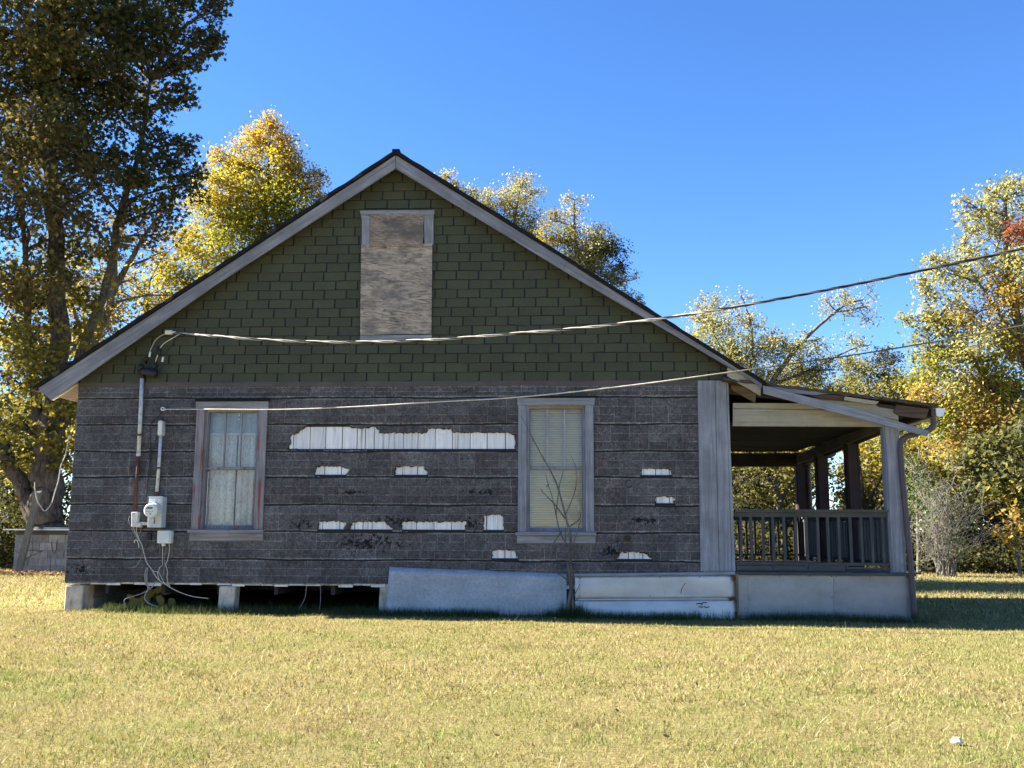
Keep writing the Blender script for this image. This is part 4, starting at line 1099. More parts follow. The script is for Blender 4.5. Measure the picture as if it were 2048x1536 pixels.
WY = 9.7
wx0 = W(27, 1120, WY).x; g0 = gz(wx0, WY)
wh = empty('well_house', (wx0+1.1, WY+.6, g0), 'low concrete block well house with a tin lid beside the maple trunk', 'well house')
ztop = W(70, 1058, WY-.12).z
rowsn = 5; HB = (ztop-.13-g0+.02)/rowsn
block_wall('block_wall', 'x', wx0, wx0+2.2, WY, g0-.02, rowsn, H=HB, parent=wh, mat=CBLOCK)
block_wall('block_wall', 'y', WY+.2, WY+1.5, wx0, g0-.02, rowsn, H=HB, parent=wh, mat=CBLOCK)
MB().box(wx0+.01, wx0+2.2, WY+.005, WY+1.5, ztop-.135, ztop-.03).build('timber_plate', wood('well_plate', (.12, .10, .085), (.05, .042, .036), 'x'), wh)
MB().box(wx0-.22, wx0+2.4, WY-.16, WY+1.7, ztop-.028, ztop).build('tin_lid', TINROOF, wh)
MB().box(wx0+.5, wx0+1.5, WY+.3, WY+.7, ztop+.001, ztop+.04).build('loose_plank', WOODG_H, wh)
m = MB()
for pts in ([(122, 945), (170, 962), (260, 940), (330, 950), (360, 942)], [(360, 948), (300, 975), (240, 1000), (215, 1030)], [(440, 880), (450, 950), (470, 965), (485, 900), (490, 850)], [(425, 985), (430, 1060), (428, 1150)], [(280, 830), (275, 960), (240, 1030), (230, 1100)]):
    m.tube(bez([W(a/4.268, 880+b/4.268, WY-.02) for a, b in pts], 4), .006, 4)
o = m.build('dead_vine', BARKD); tag(o, 'dead vine stems creeping over the well house block wall', 'vine')
lp0, lp1 = W(33, 1160, WY-.6), W(77, 985, WY-.35)
d = (lp1-lp0).normalized(); s_ = Vector((d.z, 0, -d.x))*.075; t_ = Vector((0, .045, 0)); lp0 = lp0 - d*.06
o = MB().hexa([lp0-s_-t_, lp0+s_-t_, lp0+s_+t_, lp0-s_+t_, lp1-s_*.8-t_, lp1+s_*.8-t_, lp1+s_*.8+t_+d*.06, lp1-s_*.8+t_+d*.02]).build('leaning_plank', wood('mossy_plank', (.19, .18, .14), (.09, .085, .065), 'z'))
tag(o, 'old grey plank leaning in front of the well house wall', 'plank')
o = MB().tube(bez([W(a/4.268, 880+b/4.268, WY-.3-.02*i) for i, (a, b) in enumerate([(590, -40), (560, 120), (520, 220), (500, 340), (470, 440), (440, 540), (385, 605), (350, 570), (320, 520), (300, 430), (297, 360)])], 5), .014, 5).build('hanging_vine', CABLEG)
tag(o, 'pale dead vine hanging in a loop between the maple and the house corner', 'vine')

# ================================================================== TREES
PAL = {   # leaf colours (base colours) and weights
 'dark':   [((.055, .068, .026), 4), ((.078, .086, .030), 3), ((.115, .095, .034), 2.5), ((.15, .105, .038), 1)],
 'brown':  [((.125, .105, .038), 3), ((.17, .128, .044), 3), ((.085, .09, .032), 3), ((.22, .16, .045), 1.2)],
 'mgold':  [((.15, .135, .028), 3), ((.21, .18, .03), 3), ((.10, .10, .026), 2.5), ((.32, .25, .035), 1.2)],
 'litter': [((.16, .105, .06), 3), ((.22, .15, .085), 3), ((.09, .06, .035), 3)],
 'gold':   [((.28, .22, .03), 3), ((.38, .29, .035), 3), ((.19, .175, .03), 2)],
 'yellow': [((.44, .35, .035), 4), ((.37, .32, .035), 3), ((.27, .26, .035), 3), ((.45, .31, .035), 1.5)],
 'ygreen': [((.27, .27, .035), 4), ((.35, .31, .035), 3), ((.17, .19, .03), 3)],
 'ytop':   [((.45, .32, .045), 4), ((.41, .25, .045), 2), ((.38, .30, .045), 3)],
 'pale':   [((.40, .37, .18), 4), ((.34, .32, .14), 3), ((.26, .25, .10), 2)],
 'olive':  [((.18, .18, .065), 4), ((.24, .23, .07), 3), ((.30, .26, .075), 2)],
 'lime':   [((.39, .37, .14), 4), ((.33, .33, .11), 3), ((.45, .40, .15), 3), ((.24, .25, .075), 2)],
 'orange': [((.36, .20, .05), 3), ((.40, .27, .055), 3), ((.33, .29, .08), 3)],
 'red':    [((.24, .07, .035), 3), ((.30, .12, .05), 2)],
 'oak':    [((.075, .095, .035), 4), ((.12, .13, .045), 3), ((.30, .23, .06), 1.2), ((.17, .17, .08), 2)],
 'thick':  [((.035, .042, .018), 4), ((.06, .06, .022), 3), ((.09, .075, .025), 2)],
 'green':  [((.09, .14, .04), 3), ((.13, .18, .05), 2)],
}
STAR = np.array([(0, -.5), (.14, -.2), (.5, -.2), (.26, .1), (.30, .42), (0, .24), (-.06, .58), (-.24, .2), (-.5, .12), (-.22, -.12)])
OVAL = np.array([(0, -.5), (.27, -.08), (.17, .28), (0, .52), (-.17, .28), (-.27, -.08)])
DIAM = np.array([(0, -.52), (.30, .02), (0, .52), (-.30, .02)])
def leaf_mesh(name, C, cols, size, shape, up=.25):
    n = len(C); k = len(shape)
    nr = rng.normal(size=(n, 3)); nr[:, 2] = np.abs(nr[:, 2])+up; nr /= np.linalg.norm(nr, axis=1)[:, None]
    a = rng.normal(size=(n, 3)); a -= nr*np.sum(a*nr, 1)[:, None]; a /= np.linalg.norm(a, axis=1)[:, None]
    b = np.cross(nr, a); s = size*rng.uniform(.65, 1.25, n)
    fold = .22*np.abs(shape[:, 0]) + .10*(shape[:, 1]**2)
    V = C[:, None, :] + s[:, None, None]*(shape[None, :, 0, None]*a[:, None, :] + shape[None, :, 1, None]*b[:, None, :] - fold[None, :, None]*nr[:, None, :])
    return raw_mesh(name, V.reshape(-1, 3), k, np.repeat(cols, k, 0), LEAF)
def pick(pal, n):
    P = PAL[pal]; w = np.array([p[1] for p in P], float); i = rng.choice(len(P), n, p=w/w.sum())
    return np.array([p[0] for p in P])[i]
def make_tree(name, label, trunks, lobes, leaf=.13, shape=DIAM, bark=BARK, Y=12., group=None, cl=.30, twigs=0, spread=1.0, dens=1.0, up=.25, limb_r=.06, cat='tree', grow=1.0):
    """trunks: [(pixel polyline, r0, r1)] at depth Y; lobes: (px, py, r_px, palette, fill[, dY])"""
    mpp = (Y-CAM.y)/F
    tp = []
    m = MB()
    for pts, r0, r1 in trunks:
        P = [W(q[0], q[1], Y+(q[2] if len(q) > 2 else 0)) for q in pts]; P = bez(P, 5); n = len(P)
        if P[0].z > -.3 and pts[0][1] > 1030: P[0].z = gz(P[0].x, P[0].y)-.12
        rad = [r0+(r1-r0)*(i/(n-1))**.8 for i in range(n)]
        if pts[0][1] > 1030: rad[0] *= 1.45; rad[1] *= 1.15
        P = [q+Vector((random.uniform(-.3, .3), random.uniform(-.3, .3), 0))*rad[i] for i, q in enumerate(P)]
        m.tube(P, rad, 9); tp += [(q, rad[i]) for i, q in enumerate(P)]
    base = tp[0][0]; C_, K_ = [], []
    tpz = np.array([tuple(q[0]) for q in tp])
    for lb in lobes:
        px, py, rp, pal, fill = lb[:5]; dY = lb[5] if len(lb) > 5 else random.uniform(-.5, .5)*rp*mpp*1.6
        c = W(px, py, Y+dY); r = rp*mpp*1.08
        # limb from the trunk
        cost = np.linalg.norm(tpz-np.array(c), axis=1) + np.maximum(0, tpz[:, 2]-c.z+.4*r)*2.0
        k = int(np.argmin(cost)); p0, pr = tp[k]
        d = c-p0; L = d.length
        mid = p0 + d*.5 + Vector((random.uniform(-.1, .1)*L, random.uniform(-.1, .1)*L, random.uniform(-.02, .10)*L))
        lr = min(pr*.7, limb_r*(.6+.25*r))
        LP = bez([p0, mid, c, c+d.normalized()*r*.45], 4); n = len(LP)
        m.tube(LP, [lr*(1-.85*i/(n-1))+.006 for i in range(n)], 6)
        nc = max(5, int(15*fill*grow)); N_ = int(dens*fill*2.0*math.pi*r*r/(leaf*leaf*.26)); per = max(6, N_//nc)
        for q in range(nc):
            v = Vector(rng.normal(size=3)); v.normalize(); rr_ = r*spread*random.random()**.42
            cc = c + Vector((v.x*rr_, v.y*rr_, v.z*rr_*.92))
            s0 = LP[random.randint(n//3, n-1)]
            e = (cc-s0); mm = s0+e*.5+Vector((random.uniform(-.12, .12), random.uniform(-.12, .12), random.uniform(-.04, .14)))*e.length
            m.tube([s0, s0.lerp(mm, .6), mm, cc, cc+e.normalized()*r*cl*.7], [lr*.32+.006, lr*.25+.006, lr*.2+.005, .007, .003], 4, cap=False)
            for w in range(twigs):
                t = Vector(rng.normal(size=3)); t.z = abs(t.z)*.9; t = (t.normalized()*.9+e.normalized()*.6)*r*random.uniform(.25, .6)
                st = cc - e*random.uniform(0, .3); m.tube([st, st+t*.5+Vector((0, 0, random.uniform(-.05, .05)))*r, st+t], [.009, .006, .0035], 3, cap=False)
            pts = rng.normal(size=(per, 3))*np.array([1, 1, .75])*(r*cl*random.uniform(.7, 1.15)) + np.array(cc)
            C_.append(pts); base_c = pick(pal, 1)[0]; col = pick(pal, per)*.6 + base_c*.4
            K_.append(col*rng.uniform(.68, 1.15, (per, 1)))
    C_ = np.concatenate(C_); K_ = np.concatenate(K_)
    kp = C_[:, 2] > .10; C_, K_ = C_[kp], K_[kp]
    root = empty(name, (base.x, base.y, gz(base.x, base.y)), label, cat, group)
    m.build('trunk', bark, root, True)
    me = leaf_mesh('crown', C_-np.array(tuple(root.location)), K_, leaf, shape, up)
    o = link('crown', me, None); o.parent = root
    return root
NL = [0]
# -- the big maple on the left
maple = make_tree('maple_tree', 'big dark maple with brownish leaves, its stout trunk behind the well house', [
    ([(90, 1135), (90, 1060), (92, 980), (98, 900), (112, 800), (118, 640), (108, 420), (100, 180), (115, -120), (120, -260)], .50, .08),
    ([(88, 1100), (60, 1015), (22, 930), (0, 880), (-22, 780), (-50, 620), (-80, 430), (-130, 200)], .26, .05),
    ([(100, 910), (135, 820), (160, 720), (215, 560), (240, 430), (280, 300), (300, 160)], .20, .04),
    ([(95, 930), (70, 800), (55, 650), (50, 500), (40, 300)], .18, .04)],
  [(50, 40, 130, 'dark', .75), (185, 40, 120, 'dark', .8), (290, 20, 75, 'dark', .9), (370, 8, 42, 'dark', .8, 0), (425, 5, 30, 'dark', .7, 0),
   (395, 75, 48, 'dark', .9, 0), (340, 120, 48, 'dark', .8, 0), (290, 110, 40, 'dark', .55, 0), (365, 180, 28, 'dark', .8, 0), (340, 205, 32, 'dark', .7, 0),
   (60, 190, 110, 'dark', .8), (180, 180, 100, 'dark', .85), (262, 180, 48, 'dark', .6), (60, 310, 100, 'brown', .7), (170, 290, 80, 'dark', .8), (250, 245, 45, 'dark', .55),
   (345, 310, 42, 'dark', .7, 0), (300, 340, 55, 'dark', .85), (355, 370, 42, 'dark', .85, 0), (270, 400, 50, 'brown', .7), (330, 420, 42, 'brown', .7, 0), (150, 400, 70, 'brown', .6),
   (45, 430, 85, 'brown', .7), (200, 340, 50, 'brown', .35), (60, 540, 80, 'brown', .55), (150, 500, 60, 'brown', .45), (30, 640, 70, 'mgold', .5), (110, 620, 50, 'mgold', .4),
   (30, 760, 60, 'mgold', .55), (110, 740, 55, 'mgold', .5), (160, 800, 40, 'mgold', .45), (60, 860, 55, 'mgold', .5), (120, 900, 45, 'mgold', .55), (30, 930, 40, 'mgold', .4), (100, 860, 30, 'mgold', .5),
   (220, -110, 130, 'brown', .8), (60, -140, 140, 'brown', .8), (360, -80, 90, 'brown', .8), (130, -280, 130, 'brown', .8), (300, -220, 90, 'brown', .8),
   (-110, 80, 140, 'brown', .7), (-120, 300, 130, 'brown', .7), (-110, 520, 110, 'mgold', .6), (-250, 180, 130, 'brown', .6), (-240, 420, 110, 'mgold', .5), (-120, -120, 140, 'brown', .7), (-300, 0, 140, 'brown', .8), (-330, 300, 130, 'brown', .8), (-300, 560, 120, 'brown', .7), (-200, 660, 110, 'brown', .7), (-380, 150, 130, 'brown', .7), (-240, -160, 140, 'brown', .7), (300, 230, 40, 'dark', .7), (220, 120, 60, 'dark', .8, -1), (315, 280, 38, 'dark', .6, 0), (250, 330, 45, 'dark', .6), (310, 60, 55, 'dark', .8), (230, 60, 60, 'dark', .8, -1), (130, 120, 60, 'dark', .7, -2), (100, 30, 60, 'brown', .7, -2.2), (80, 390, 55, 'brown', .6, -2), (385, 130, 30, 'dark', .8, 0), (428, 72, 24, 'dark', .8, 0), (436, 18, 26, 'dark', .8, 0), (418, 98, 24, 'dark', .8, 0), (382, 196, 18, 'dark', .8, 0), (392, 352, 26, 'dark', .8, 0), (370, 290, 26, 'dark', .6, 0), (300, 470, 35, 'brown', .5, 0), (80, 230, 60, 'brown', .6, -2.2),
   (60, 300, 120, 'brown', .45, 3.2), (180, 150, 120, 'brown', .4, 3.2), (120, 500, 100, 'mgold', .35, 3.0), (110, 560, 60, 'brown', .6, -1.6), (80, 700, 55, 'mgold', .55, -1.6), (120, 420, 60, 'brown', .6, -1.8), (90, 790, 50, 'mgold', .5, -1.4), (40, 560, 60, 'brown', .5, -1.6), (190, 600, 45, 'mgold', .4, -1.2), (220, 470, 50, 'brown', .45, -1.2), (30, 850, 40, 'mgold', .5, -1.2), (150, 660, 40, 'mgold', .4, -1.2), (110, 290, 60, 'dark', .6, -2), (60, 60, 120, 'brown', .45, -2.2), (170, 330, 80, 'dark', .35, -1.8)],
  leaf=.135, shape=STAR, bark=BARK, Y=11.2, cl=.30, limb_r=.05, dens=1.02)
# -- slim tree behind it
make_tree('slim_tree', 'slim dark-limbed tree behind the maple, forking above the roof edge', [
    ([(175, 1080), (172, 800), (190, 680), (222, 590), (228, 500), (250, 430), (255, 360)], .26, .05), ([(222, 590), (262, 520), (290, 470), (320, 430)], .12, .03), ([(180, 720), (140, 600), (110, 500)], .10, .03)],
  [(230, 470, 50, 'brown', .22), (285, 455, 45, 'brown', .22), (190, 540, 45, 'gold', .25), (260, 560, 45, 'gold', .28), (310, 510, 45, 'gold', .28), (140, 580, 50, 'gold', .3), (210, 640, 45, 'gold', .4), (120, 500, 45, 'brown', .22), (330, 400, 40, 'brown', .22), (160, 690, 40, 'gold', .4), (345, 590, 40, 'gold', .4)],
  leaf=.13, bark=BARKG, Y=17.0, cl=.34, twigs=3, dens=1.2)
# -- the yellow maple behind the roof
yel = make_tree('yellow_maple', 'bright yellow maple rising behind the left slope of the roof', [
    ([(520, 1080), (520, 800), (522, 600), (530, 430), (540, 290)], .30, .04)],
  [(541, 248, 26, 'ytop', 1, 0), (525, 285, 40, 'ytop', 1), (560, 300, 36, 'ytop', .9), (490, 330, 48, 'yellow', 1), (545, 345, 52, 'yellow', 1), (590, 350, 42, 'ytop', .9), (440, 320, 26, 'ytop', .8, 0),
   (450, 370, 50, 'yellow', 1), (510, 400, 58, 'yellow', 1), (575, 405, 55, 'ygreen', 1), (625, 375, 36, 'ytop', .85, 0), (640, 352, 18, 'ytop', .7, 0), (425, 430, 50, 'yellow', 1), (480, 450, 58, 'ygreen', 1), (550, 460, 60, 'ygreen', 1), (610, 430, 45, 'ygreen', .9),
   (405, 500, 50, 'yellow', 1), (460, 520, 58, 'ygreen', 1), (530, 530, 60, 'ygreen', 1), (385, 570, 48, 'ygreen', 1), (440, 590, 55, 'yellow', 1), (350, 620, 42, 'yellow', .8), (500, 600, 60, 'ygreen', .9), (590, 500, 50, 'ygreen', .8), (420, 650, 50, 'ygreen', .8),
   (640, 480, 45, 'ygreen', .7), (560, 620, 60, 'ygreen', .5), (400, 720, 60, 'ygreen', .5)],
  leaf=.13, shape=DIAM, bark=BARKD, Y=26.0, cl=.34, dens=1.35)
# -- yellow wood edge behind the maple
make_tree('gold_understory_tree', 'low golden tree glowing between the maple trunk and the roof', [
    ([(300, 1085), (300, 850), (290, 700), (300, 560)], .16, .03), ([(120, 1085), (110, 850), (90, 700)], .14, .03)],
  [(40, 580, 60, 'gold', .6), (110, 570, 55, 'olive', .6), (190, 570, 50, 'gold', .55), (30, 700, 60, 'olive', .8), (340, 540, 45, 'yellow', .6), (290, 590, 50, 'gold', .6), (240, 640, 50, 'yellow', .55), (180, 640, 45, 'gold', .5), (330, 640, 50, 'yellow', .6), (130, 690, 50, 'gold', .6), (60, 700, 55, 'gold', .5), (20, 640, 50, 'yellow', .4), (200, 720, 60, 'gold', .7), (90, 790, 60, 'olive', .7), (20, 800, 55, 'olive', .7), (150, 850, 60, 'olive', .8), (60, 900, 60, 'thick', .8), (0, 930, 50, 'thick', .8), (250, 760, 60, 'gold', .6), (360, 480, 35, 'gold', .5)],
  leaf=.17, bark=BARKD, Y=25.0, cl=.32, twigs=1, dens=1.2)
# -- pale trees behind the right slope
make_tree('pale_willow', 'pale feathery tree with bare twig tips behind the right roof slope', [
    ([(1010, 1080), (1012, 700), (1020, 540), (1030, 440), (1045, 350)], .26, .03), ([(1015, 620), (960, 480), (930, 400), (895, 350)], .14, .03)],
  [(893, 352, 17, 'pale', .7, 0), (915, 375, 17, 'pale', .55, 0), (945, 385, 22, 'pale', .5, 0), (975, 400, 26, 'pale', .5), (1010, 395, 30, 'pale', .55), (1040, 372, 28, 'pale', .5, 0), (1062, 390, 24, 'pale', .5, 0), (990, 430, 34, 'gold', .6), (1045, 430, 34, 'olive', .7), (1060, 465, 30, 'olive', .9), (1010, 470, 40, 'olive', .8), (960, 440, 34, 'pale', .6), (1050, 520, 40, 'olive', .9), (1000, 560, 55, 'olive', .6), (950, 540, 45, 'olive', .5), (1030, 650, 60, 'olive', .5), (980, 700, 60, 'olive', .5), (1020, 790, 65, 'olive', .5)],
  leaf=.12, bark=BARKG, Y=38.0, cl=.38, twigs=5, dens=1.4)
make_tree('olive_tree_by_ridge', 'rounded olive green tree with bare crown twigs beyond the right roof slope', [
    ([(1165, 1080), (1165, 750), (1160, 560), (1150, 470), (1148, 400)], .30, .03), ([(1160, 540), (1200, 500), (1235, 490)], .12, .03)],
  [(1140, 395, 20, 'pale', .3, 0), (1165, 395, 18, 'pale', .25, 0), (1150, 430, 26, 'pale', .4, 0), (1105, 440, 22, 'gold', .7, 0), (1100, 475, 26, 'gold', .9), (1130, 480, 30, 'olive', .9), (1170, 490, 36, 'pale', .8), (1160, 530, 40, 'olive', 1), (1205, 480, 30, 'olive', .9, 0), (1225, 505, 26, 'thick', 1, 0), (1240, 530, 18, 'thick', .9, 0), (1200, 530, 36, 'olive', 1), (1225, 560, 26, 'olive', 1, 0), (1190, 580, 40, 'olive', 1), (1265, 560, 16, 'pale', .2, 0), (1275, 600, 18, 'olive', .4, 0), (1240, 610, 30, 'olive', .8), (1110, 540, 40, 'olive', .9), (1110, 640, 55, 'olive', .5), (1200, 660, 55, 'olive', .6), (1160, 740, 60, 'olive', .5), (1220, 760, 55, 'olive', .5), (1170, 850, 65, 'olive', .5)],
  leaf=.12, bark=BARKG, Y=36.0, cl=.36, twigs=4, dens=1.2)
# -- sparse trees right of the gable
make_tree('locust_tree', 'thin yellowing locust tree with drooping bare branch ends above the porch roof', [
    ([(1480, 1080), (1488, 860), (1540, 770), (1590, 700), (1640, 650), (1690, 610), (1725, 600)], .18, .03), ([(1488, 880), (1495, 780), (1505, 700), (1500, 640), (1478, 580)], .13, .02), ([(1540, 770), (1620, 740), (1700, 700), (1740, 690)], .08, .02), ([(1495, 760), (1440, 690), (1410, 630)], .08, .02)],
  [(1425, 610, 28, 'pale', .5, 0), (1400, 640, 28, 'pale', .6, 0), (1440, 650, 38, 'lime', .6), (1395, 690, 36, 'lime', .7), (1460, 700, 45, 'lime', .75), (1500, 655, 32, 'pale', .5), (1520, 700, 40, 'pale', .55), (1570, 690, 36, 'lime', .6), (1540, 745, 42, 'lime', .8), (1600, 730, 40, 'lime', .7), (1630, 680, 28, 'pale', .4), (1690, 595, 30, 'pale', .30, 0), (1725, 615, 30, 'pale', .25, 0), (1660, 610, 26, 'pale', .28, 0), (1740, 585, 20, 'pale', .12, 0), (1720, 690, 28, 'pale', .3, 0), (1485, 600, 22, 'pale', .1, 0), (1460, 740, 45, 'olive', .8), (1650, 740, 40, 'olive', .6), (1420, 740, 45, 'lime', .8)],
  leaf=.115, bark=BARKG, Y=30.0, cl=.40, twigs=6, dens=1.35)
make_tree('olive_oak', 'dull olive tree filling the gap between the locust and the yellow-green tree', [
    ([(1740, 1080), (1740, 900), (1735, 760)], .22, .04)],
  [(1720, 740, 34, 'olive', .9), (1765, 725, 30, 'thick', 1, 0), (1780, 760, 34, 'olive', 1), (1700, 780, 40, 'olive', 1), (1750, 800, 45, 'olive', 1), (1640, 790, 45, 'olive', 1), (1570, 790, 45, 'gold', .9), (1800, 800, 36, 'olive', 1), (1690, 830, 50, 'gold', .8), (1600, 840, 45, 'olive', .9), (1830, 770, 30, 'ygreen', .9), (1840, 840, 40, 'orange', .9), (1780, 850, 50, 'olive', .9)],
  leaf=.13, bark=BARKD, Y=33.0, cl=.34, twigs=1, dens=1.3)
# -- the large yellow-green and orange tree on the right
make_tree('sweetgum_tree', 'tall yellow-green tree with orange patches at the lawn edge right of the porch', [
    ([(2090, 1150), (2085, 1000), (2075, 850), (2050, 700), (2020, 560), (2010, 430), (2015, 380)], .30, .03), ([(2075, 860), (1990, 780), (1930, 700), (1880, 640), (1850, 600)], .10, .02), ([(2050, 700), (1980, 600), (1930, 520)], .09, .02), ([(2080, 950), (1980, 880), (1900, 830)], .09, .02)],
  [(1995, 392, 28, 'lime', .75, 0), (2035, 382, 34, 'lime', .8), (1945, 415, 28, 'lime', .7, 0), (1985, 440, 38, 'lime', .85), (1935, 465, 26, 'lime', .6, 0), (1950, 500, 34, 'lime', .6), (2000, 500, 40, 'lime', .7), (2035, 462, 26, 'red', 1, -1.0), (2045, 520, 36, 'lime', .8),
   (1870, 520, 22, 'lime', .6, 0), (1895, 545, 34, 'lime', .7), (1945, 560, 40, 'lime', .7), (2000, 570, 44, 'orange', .8), (2050, 590, 40, 'orange', .85), (1855, 585, 28, 'lime', .7, 0), (1840, 635, 28, 'lime', .7, 0), (1890, 620, 42, 'lime', .85), (1950, 630, 46, 'orange', .9), (2010, 650, 50, 'lime', .9), (1810, 640, 16, 'lime', .6, 0),
   (1870, 690, 42, 'ygreen', .9), (1930, 700, 46, 'lime', .95), (1990, 720, 50, 'ygreen', .95), (2050, 700, 46, 'orange', .9), (1850, 740, 38, 'ygreen', .95), (1900, 770, 46, 'lime', 1), (1960, 780, 50, 'orange', 1), (2030, 790, 55, 'ygreen', 1), (1880, 830, 42, 'ygreen', .95), (1940, 850, 48, 'orange', 1), (2010, 860, 50, 'orange', 1), (1890, 890, 34, 'orange', .7), (1850, 800, 30, 'orange', .9),
   (2110, 450, 60, 'lime', .8), (2120, 580, 65, 'ygreen', .8), (2120, 720, 65, 'ygreen', .8), (2120, 860, 60, 'orange', .8), (2180, 640, 70, 'lime', .7)],
  leaf=.11, shape=DIAM, bark=BARKG, Y=16.5, cl=.38, twigs=4, dens=1.25)
make_tree('oak_tree', 'low hanging oak branches with dull green and gold leaves beside the bare shrub', [
    ([(2130, 1160), (2125, 1050), (2110, 930), (2095, 840)], .22, .04), ([(2118, 1040), (2060, 990), (2010, 960), (1950, 930)], .07, .02), ([(2120, 1090), (2060, 1050), (2010, 1010), (1985, 985)], .05, .02)],
  [(1960, 905, 34, 'oak', .9), (2005, 890, 36, 'oak', .95), (2040, 860, 36, 'oak', .95), (1920, 930, 30, 'oak', .8), (1960, 955, 34, 'oak', .85), (2010, 945, 40, 'oak', .95), (2045, 930, 36, 'oak', .95), (1990, 1000, 28, 'gold', .6), (1935, 985, 24, 'oak', .6), (2040, 990, 30, 'oak', .7), (1900, 1000, 18, 'gold', .5), (2090, 900, 50, 'oak', .8), (2100, 1000, 50, 'oak', .7)],
  leaf=.17, shape=OVAL, bark=BARKD, Y=14.2, cl=.36, twigs=2, dens=1.2)
# -- bare shrub
def bare_shrub(name, label, px, py, Y, tips, n, leafy):
    b = W(px, py, Y); b.z = gz(b.x, b.y); m = MB(); C_ = []
    for i in range(n):
        tx, ty = tips[i % len(tips)]; tx += random.uniform(-22, 22); ty += random.uniform(-22, 22)
        e = W(tx, ty, Y+random.uniform(-1.0, 1.0)); s = b+Vector((random.uniform(-.22, .22), random.uniform(-.2, .2), -.05)); d = e-s
        mid = s+Vector((d.x*.3, d.y*.4, d.z*.55)); P = bez([s, mid, e], 6); m.tube(P, [.016*(1-.85*k/(len(P)-1)) for k in range(len(P))], 5)
        for k in range(13):
            st = P[random.randint(4, len(P)-1)]; v = Vector(rng.normal(size=3)); v.z = v.z*.5+.35; v = v.normalized()*random.uniform(.3, .75)+d.normalized()*.2
            e2 = st+v; q = st+v*.5+Vector((random.uniform(-.06, .06),)*3); m.tube([st, q, e2], [.006, .0045, .003], 3, cap=False)
            for j in range(3):
                u = Vector(rng.normal(size=3)).normalized()*random.uniform(.12, .32); m.tube([q, q+u], [.004, .0025], 3, cap=False); C_.append(q+u)
            C_.append(e2)
    root = empty(name, tuple(b), label, 'shrub'); m.build('stems', SHRUBB, root, True)
    C_ = np.array([tuple(c) for c in C_]); C_ = C_[rng.random(len(C_)) < leafy]
    C_ = np.repeat(C_, 3, 0) + rng.normal(size=(len(C_)*3, 3))*.07
    me = leaf_mesh('leaves', C_-np.array(tuple(b)), pick('green', len(C_))*rng.uniform(.8, 1.6, (len(C_), 1)), .075, DIAM); o = link('leaves', me, None); o.parent = root
bare_shrub('bare_shrub', 'grey many-stemmed bare shrub on the lawn edge right of the porch', 1893, 1152, 13.4,
    [(1830, 1040), (1850, 1000), (1880, 990), (1920, 1000), (1960, 1020), (1990, 1060), (1830, 1085), (1870, 1045), (1930, 1050), (1900, 1020), (1850, 960), (1900, 955), (1840, 930)], 34, .10)
make_tree('ash_sapling', 'small orange-leaved young tree at the lawn edge beneath the oak', [([(2040, 1140), (2035, 1080), (2010, 1040)], .03, .01), ([(2037, 1100), (2000, 1075)], .02, .01)],
  [(2020, 1030, 20, 'ytop', .7), (2000, 1062, 16, 'ytop', .8), (2040, 1050, 22, 'ytop', .7), (2030, 1085, 16, 'gold', .6)], leaf=.12, shape=OVAL, bark=BARKG, Y=13.6, cl=.42, twigs=3)
make_tree('green_sapling', 'light green slender tree behind the downspout', [([(1838, 1140), (1835, 1040), (1832, 960), (1838, 900)], .05, .01)],
  [(1832, 960, 30, 'green', .55), (1825, 1000, 26, 'green', .5), (1850, 930, 26, 'oak', .45), (1815, 940, 22, 'green', .5), (1845, 1010, 24, 'green', .4)], leaf=.10, bark=BARKG, Y=14.5, cl=.42, twigs=3)

# -- wood edge behind the house, seen through the porch and beside the house
wa = make_tree('woodland_tree', 'dense olive tree in the wood edge behind the house', [([(1560, 1110), (1558, 1000), (1550, 900)], .16, .04), ([(1559, 1010), (1600, 940), (1640, 900)], .07, .02)],
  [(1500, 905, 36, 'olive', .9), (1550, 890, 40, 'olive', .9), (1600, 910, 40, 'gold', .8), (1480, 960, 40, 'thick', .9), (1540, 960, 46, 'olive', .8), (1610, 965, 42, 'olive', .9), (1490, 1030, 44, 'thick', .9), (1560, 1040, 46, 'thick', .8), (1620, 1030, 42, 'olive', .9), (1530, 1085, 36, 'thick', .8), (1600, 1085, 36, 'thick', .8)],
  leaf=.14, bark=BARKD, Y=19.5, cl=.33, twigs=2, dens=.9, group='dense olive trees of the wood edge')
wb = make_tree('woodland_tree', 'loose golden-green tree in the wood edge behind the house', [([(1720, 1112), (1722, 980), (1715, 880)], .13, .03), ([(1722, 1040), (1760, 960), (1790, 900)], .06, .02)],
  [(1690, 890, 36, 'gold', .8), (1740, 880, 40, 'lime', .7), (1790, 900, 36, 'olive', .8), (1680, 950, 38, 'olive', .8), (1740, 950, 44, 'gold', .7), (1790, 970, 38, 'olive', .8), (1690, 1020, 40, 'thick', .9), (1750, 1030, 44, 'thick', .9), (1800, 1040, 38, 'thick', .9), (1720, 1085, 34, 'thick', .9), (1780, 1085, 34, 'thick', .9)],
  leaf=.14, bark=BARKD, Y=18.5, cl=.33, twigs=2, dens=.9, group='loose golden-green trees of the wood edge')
def copy_tree(t, x, y, s, rz):
    c = t.copy(); COL.objects.link(c); c.location = (x, y, gz(x, y)); c.scale = (s, s, s*random.uniform(.9, 1.1)); c.rotation_euler = (0, 0, rz)
    for ch in t.children:
        k = ch.copy(); COL.objects.link(k); k.parent = c; k.matrix_parent_inverse = ch.matrix_parent_inverse.copy()
    return c
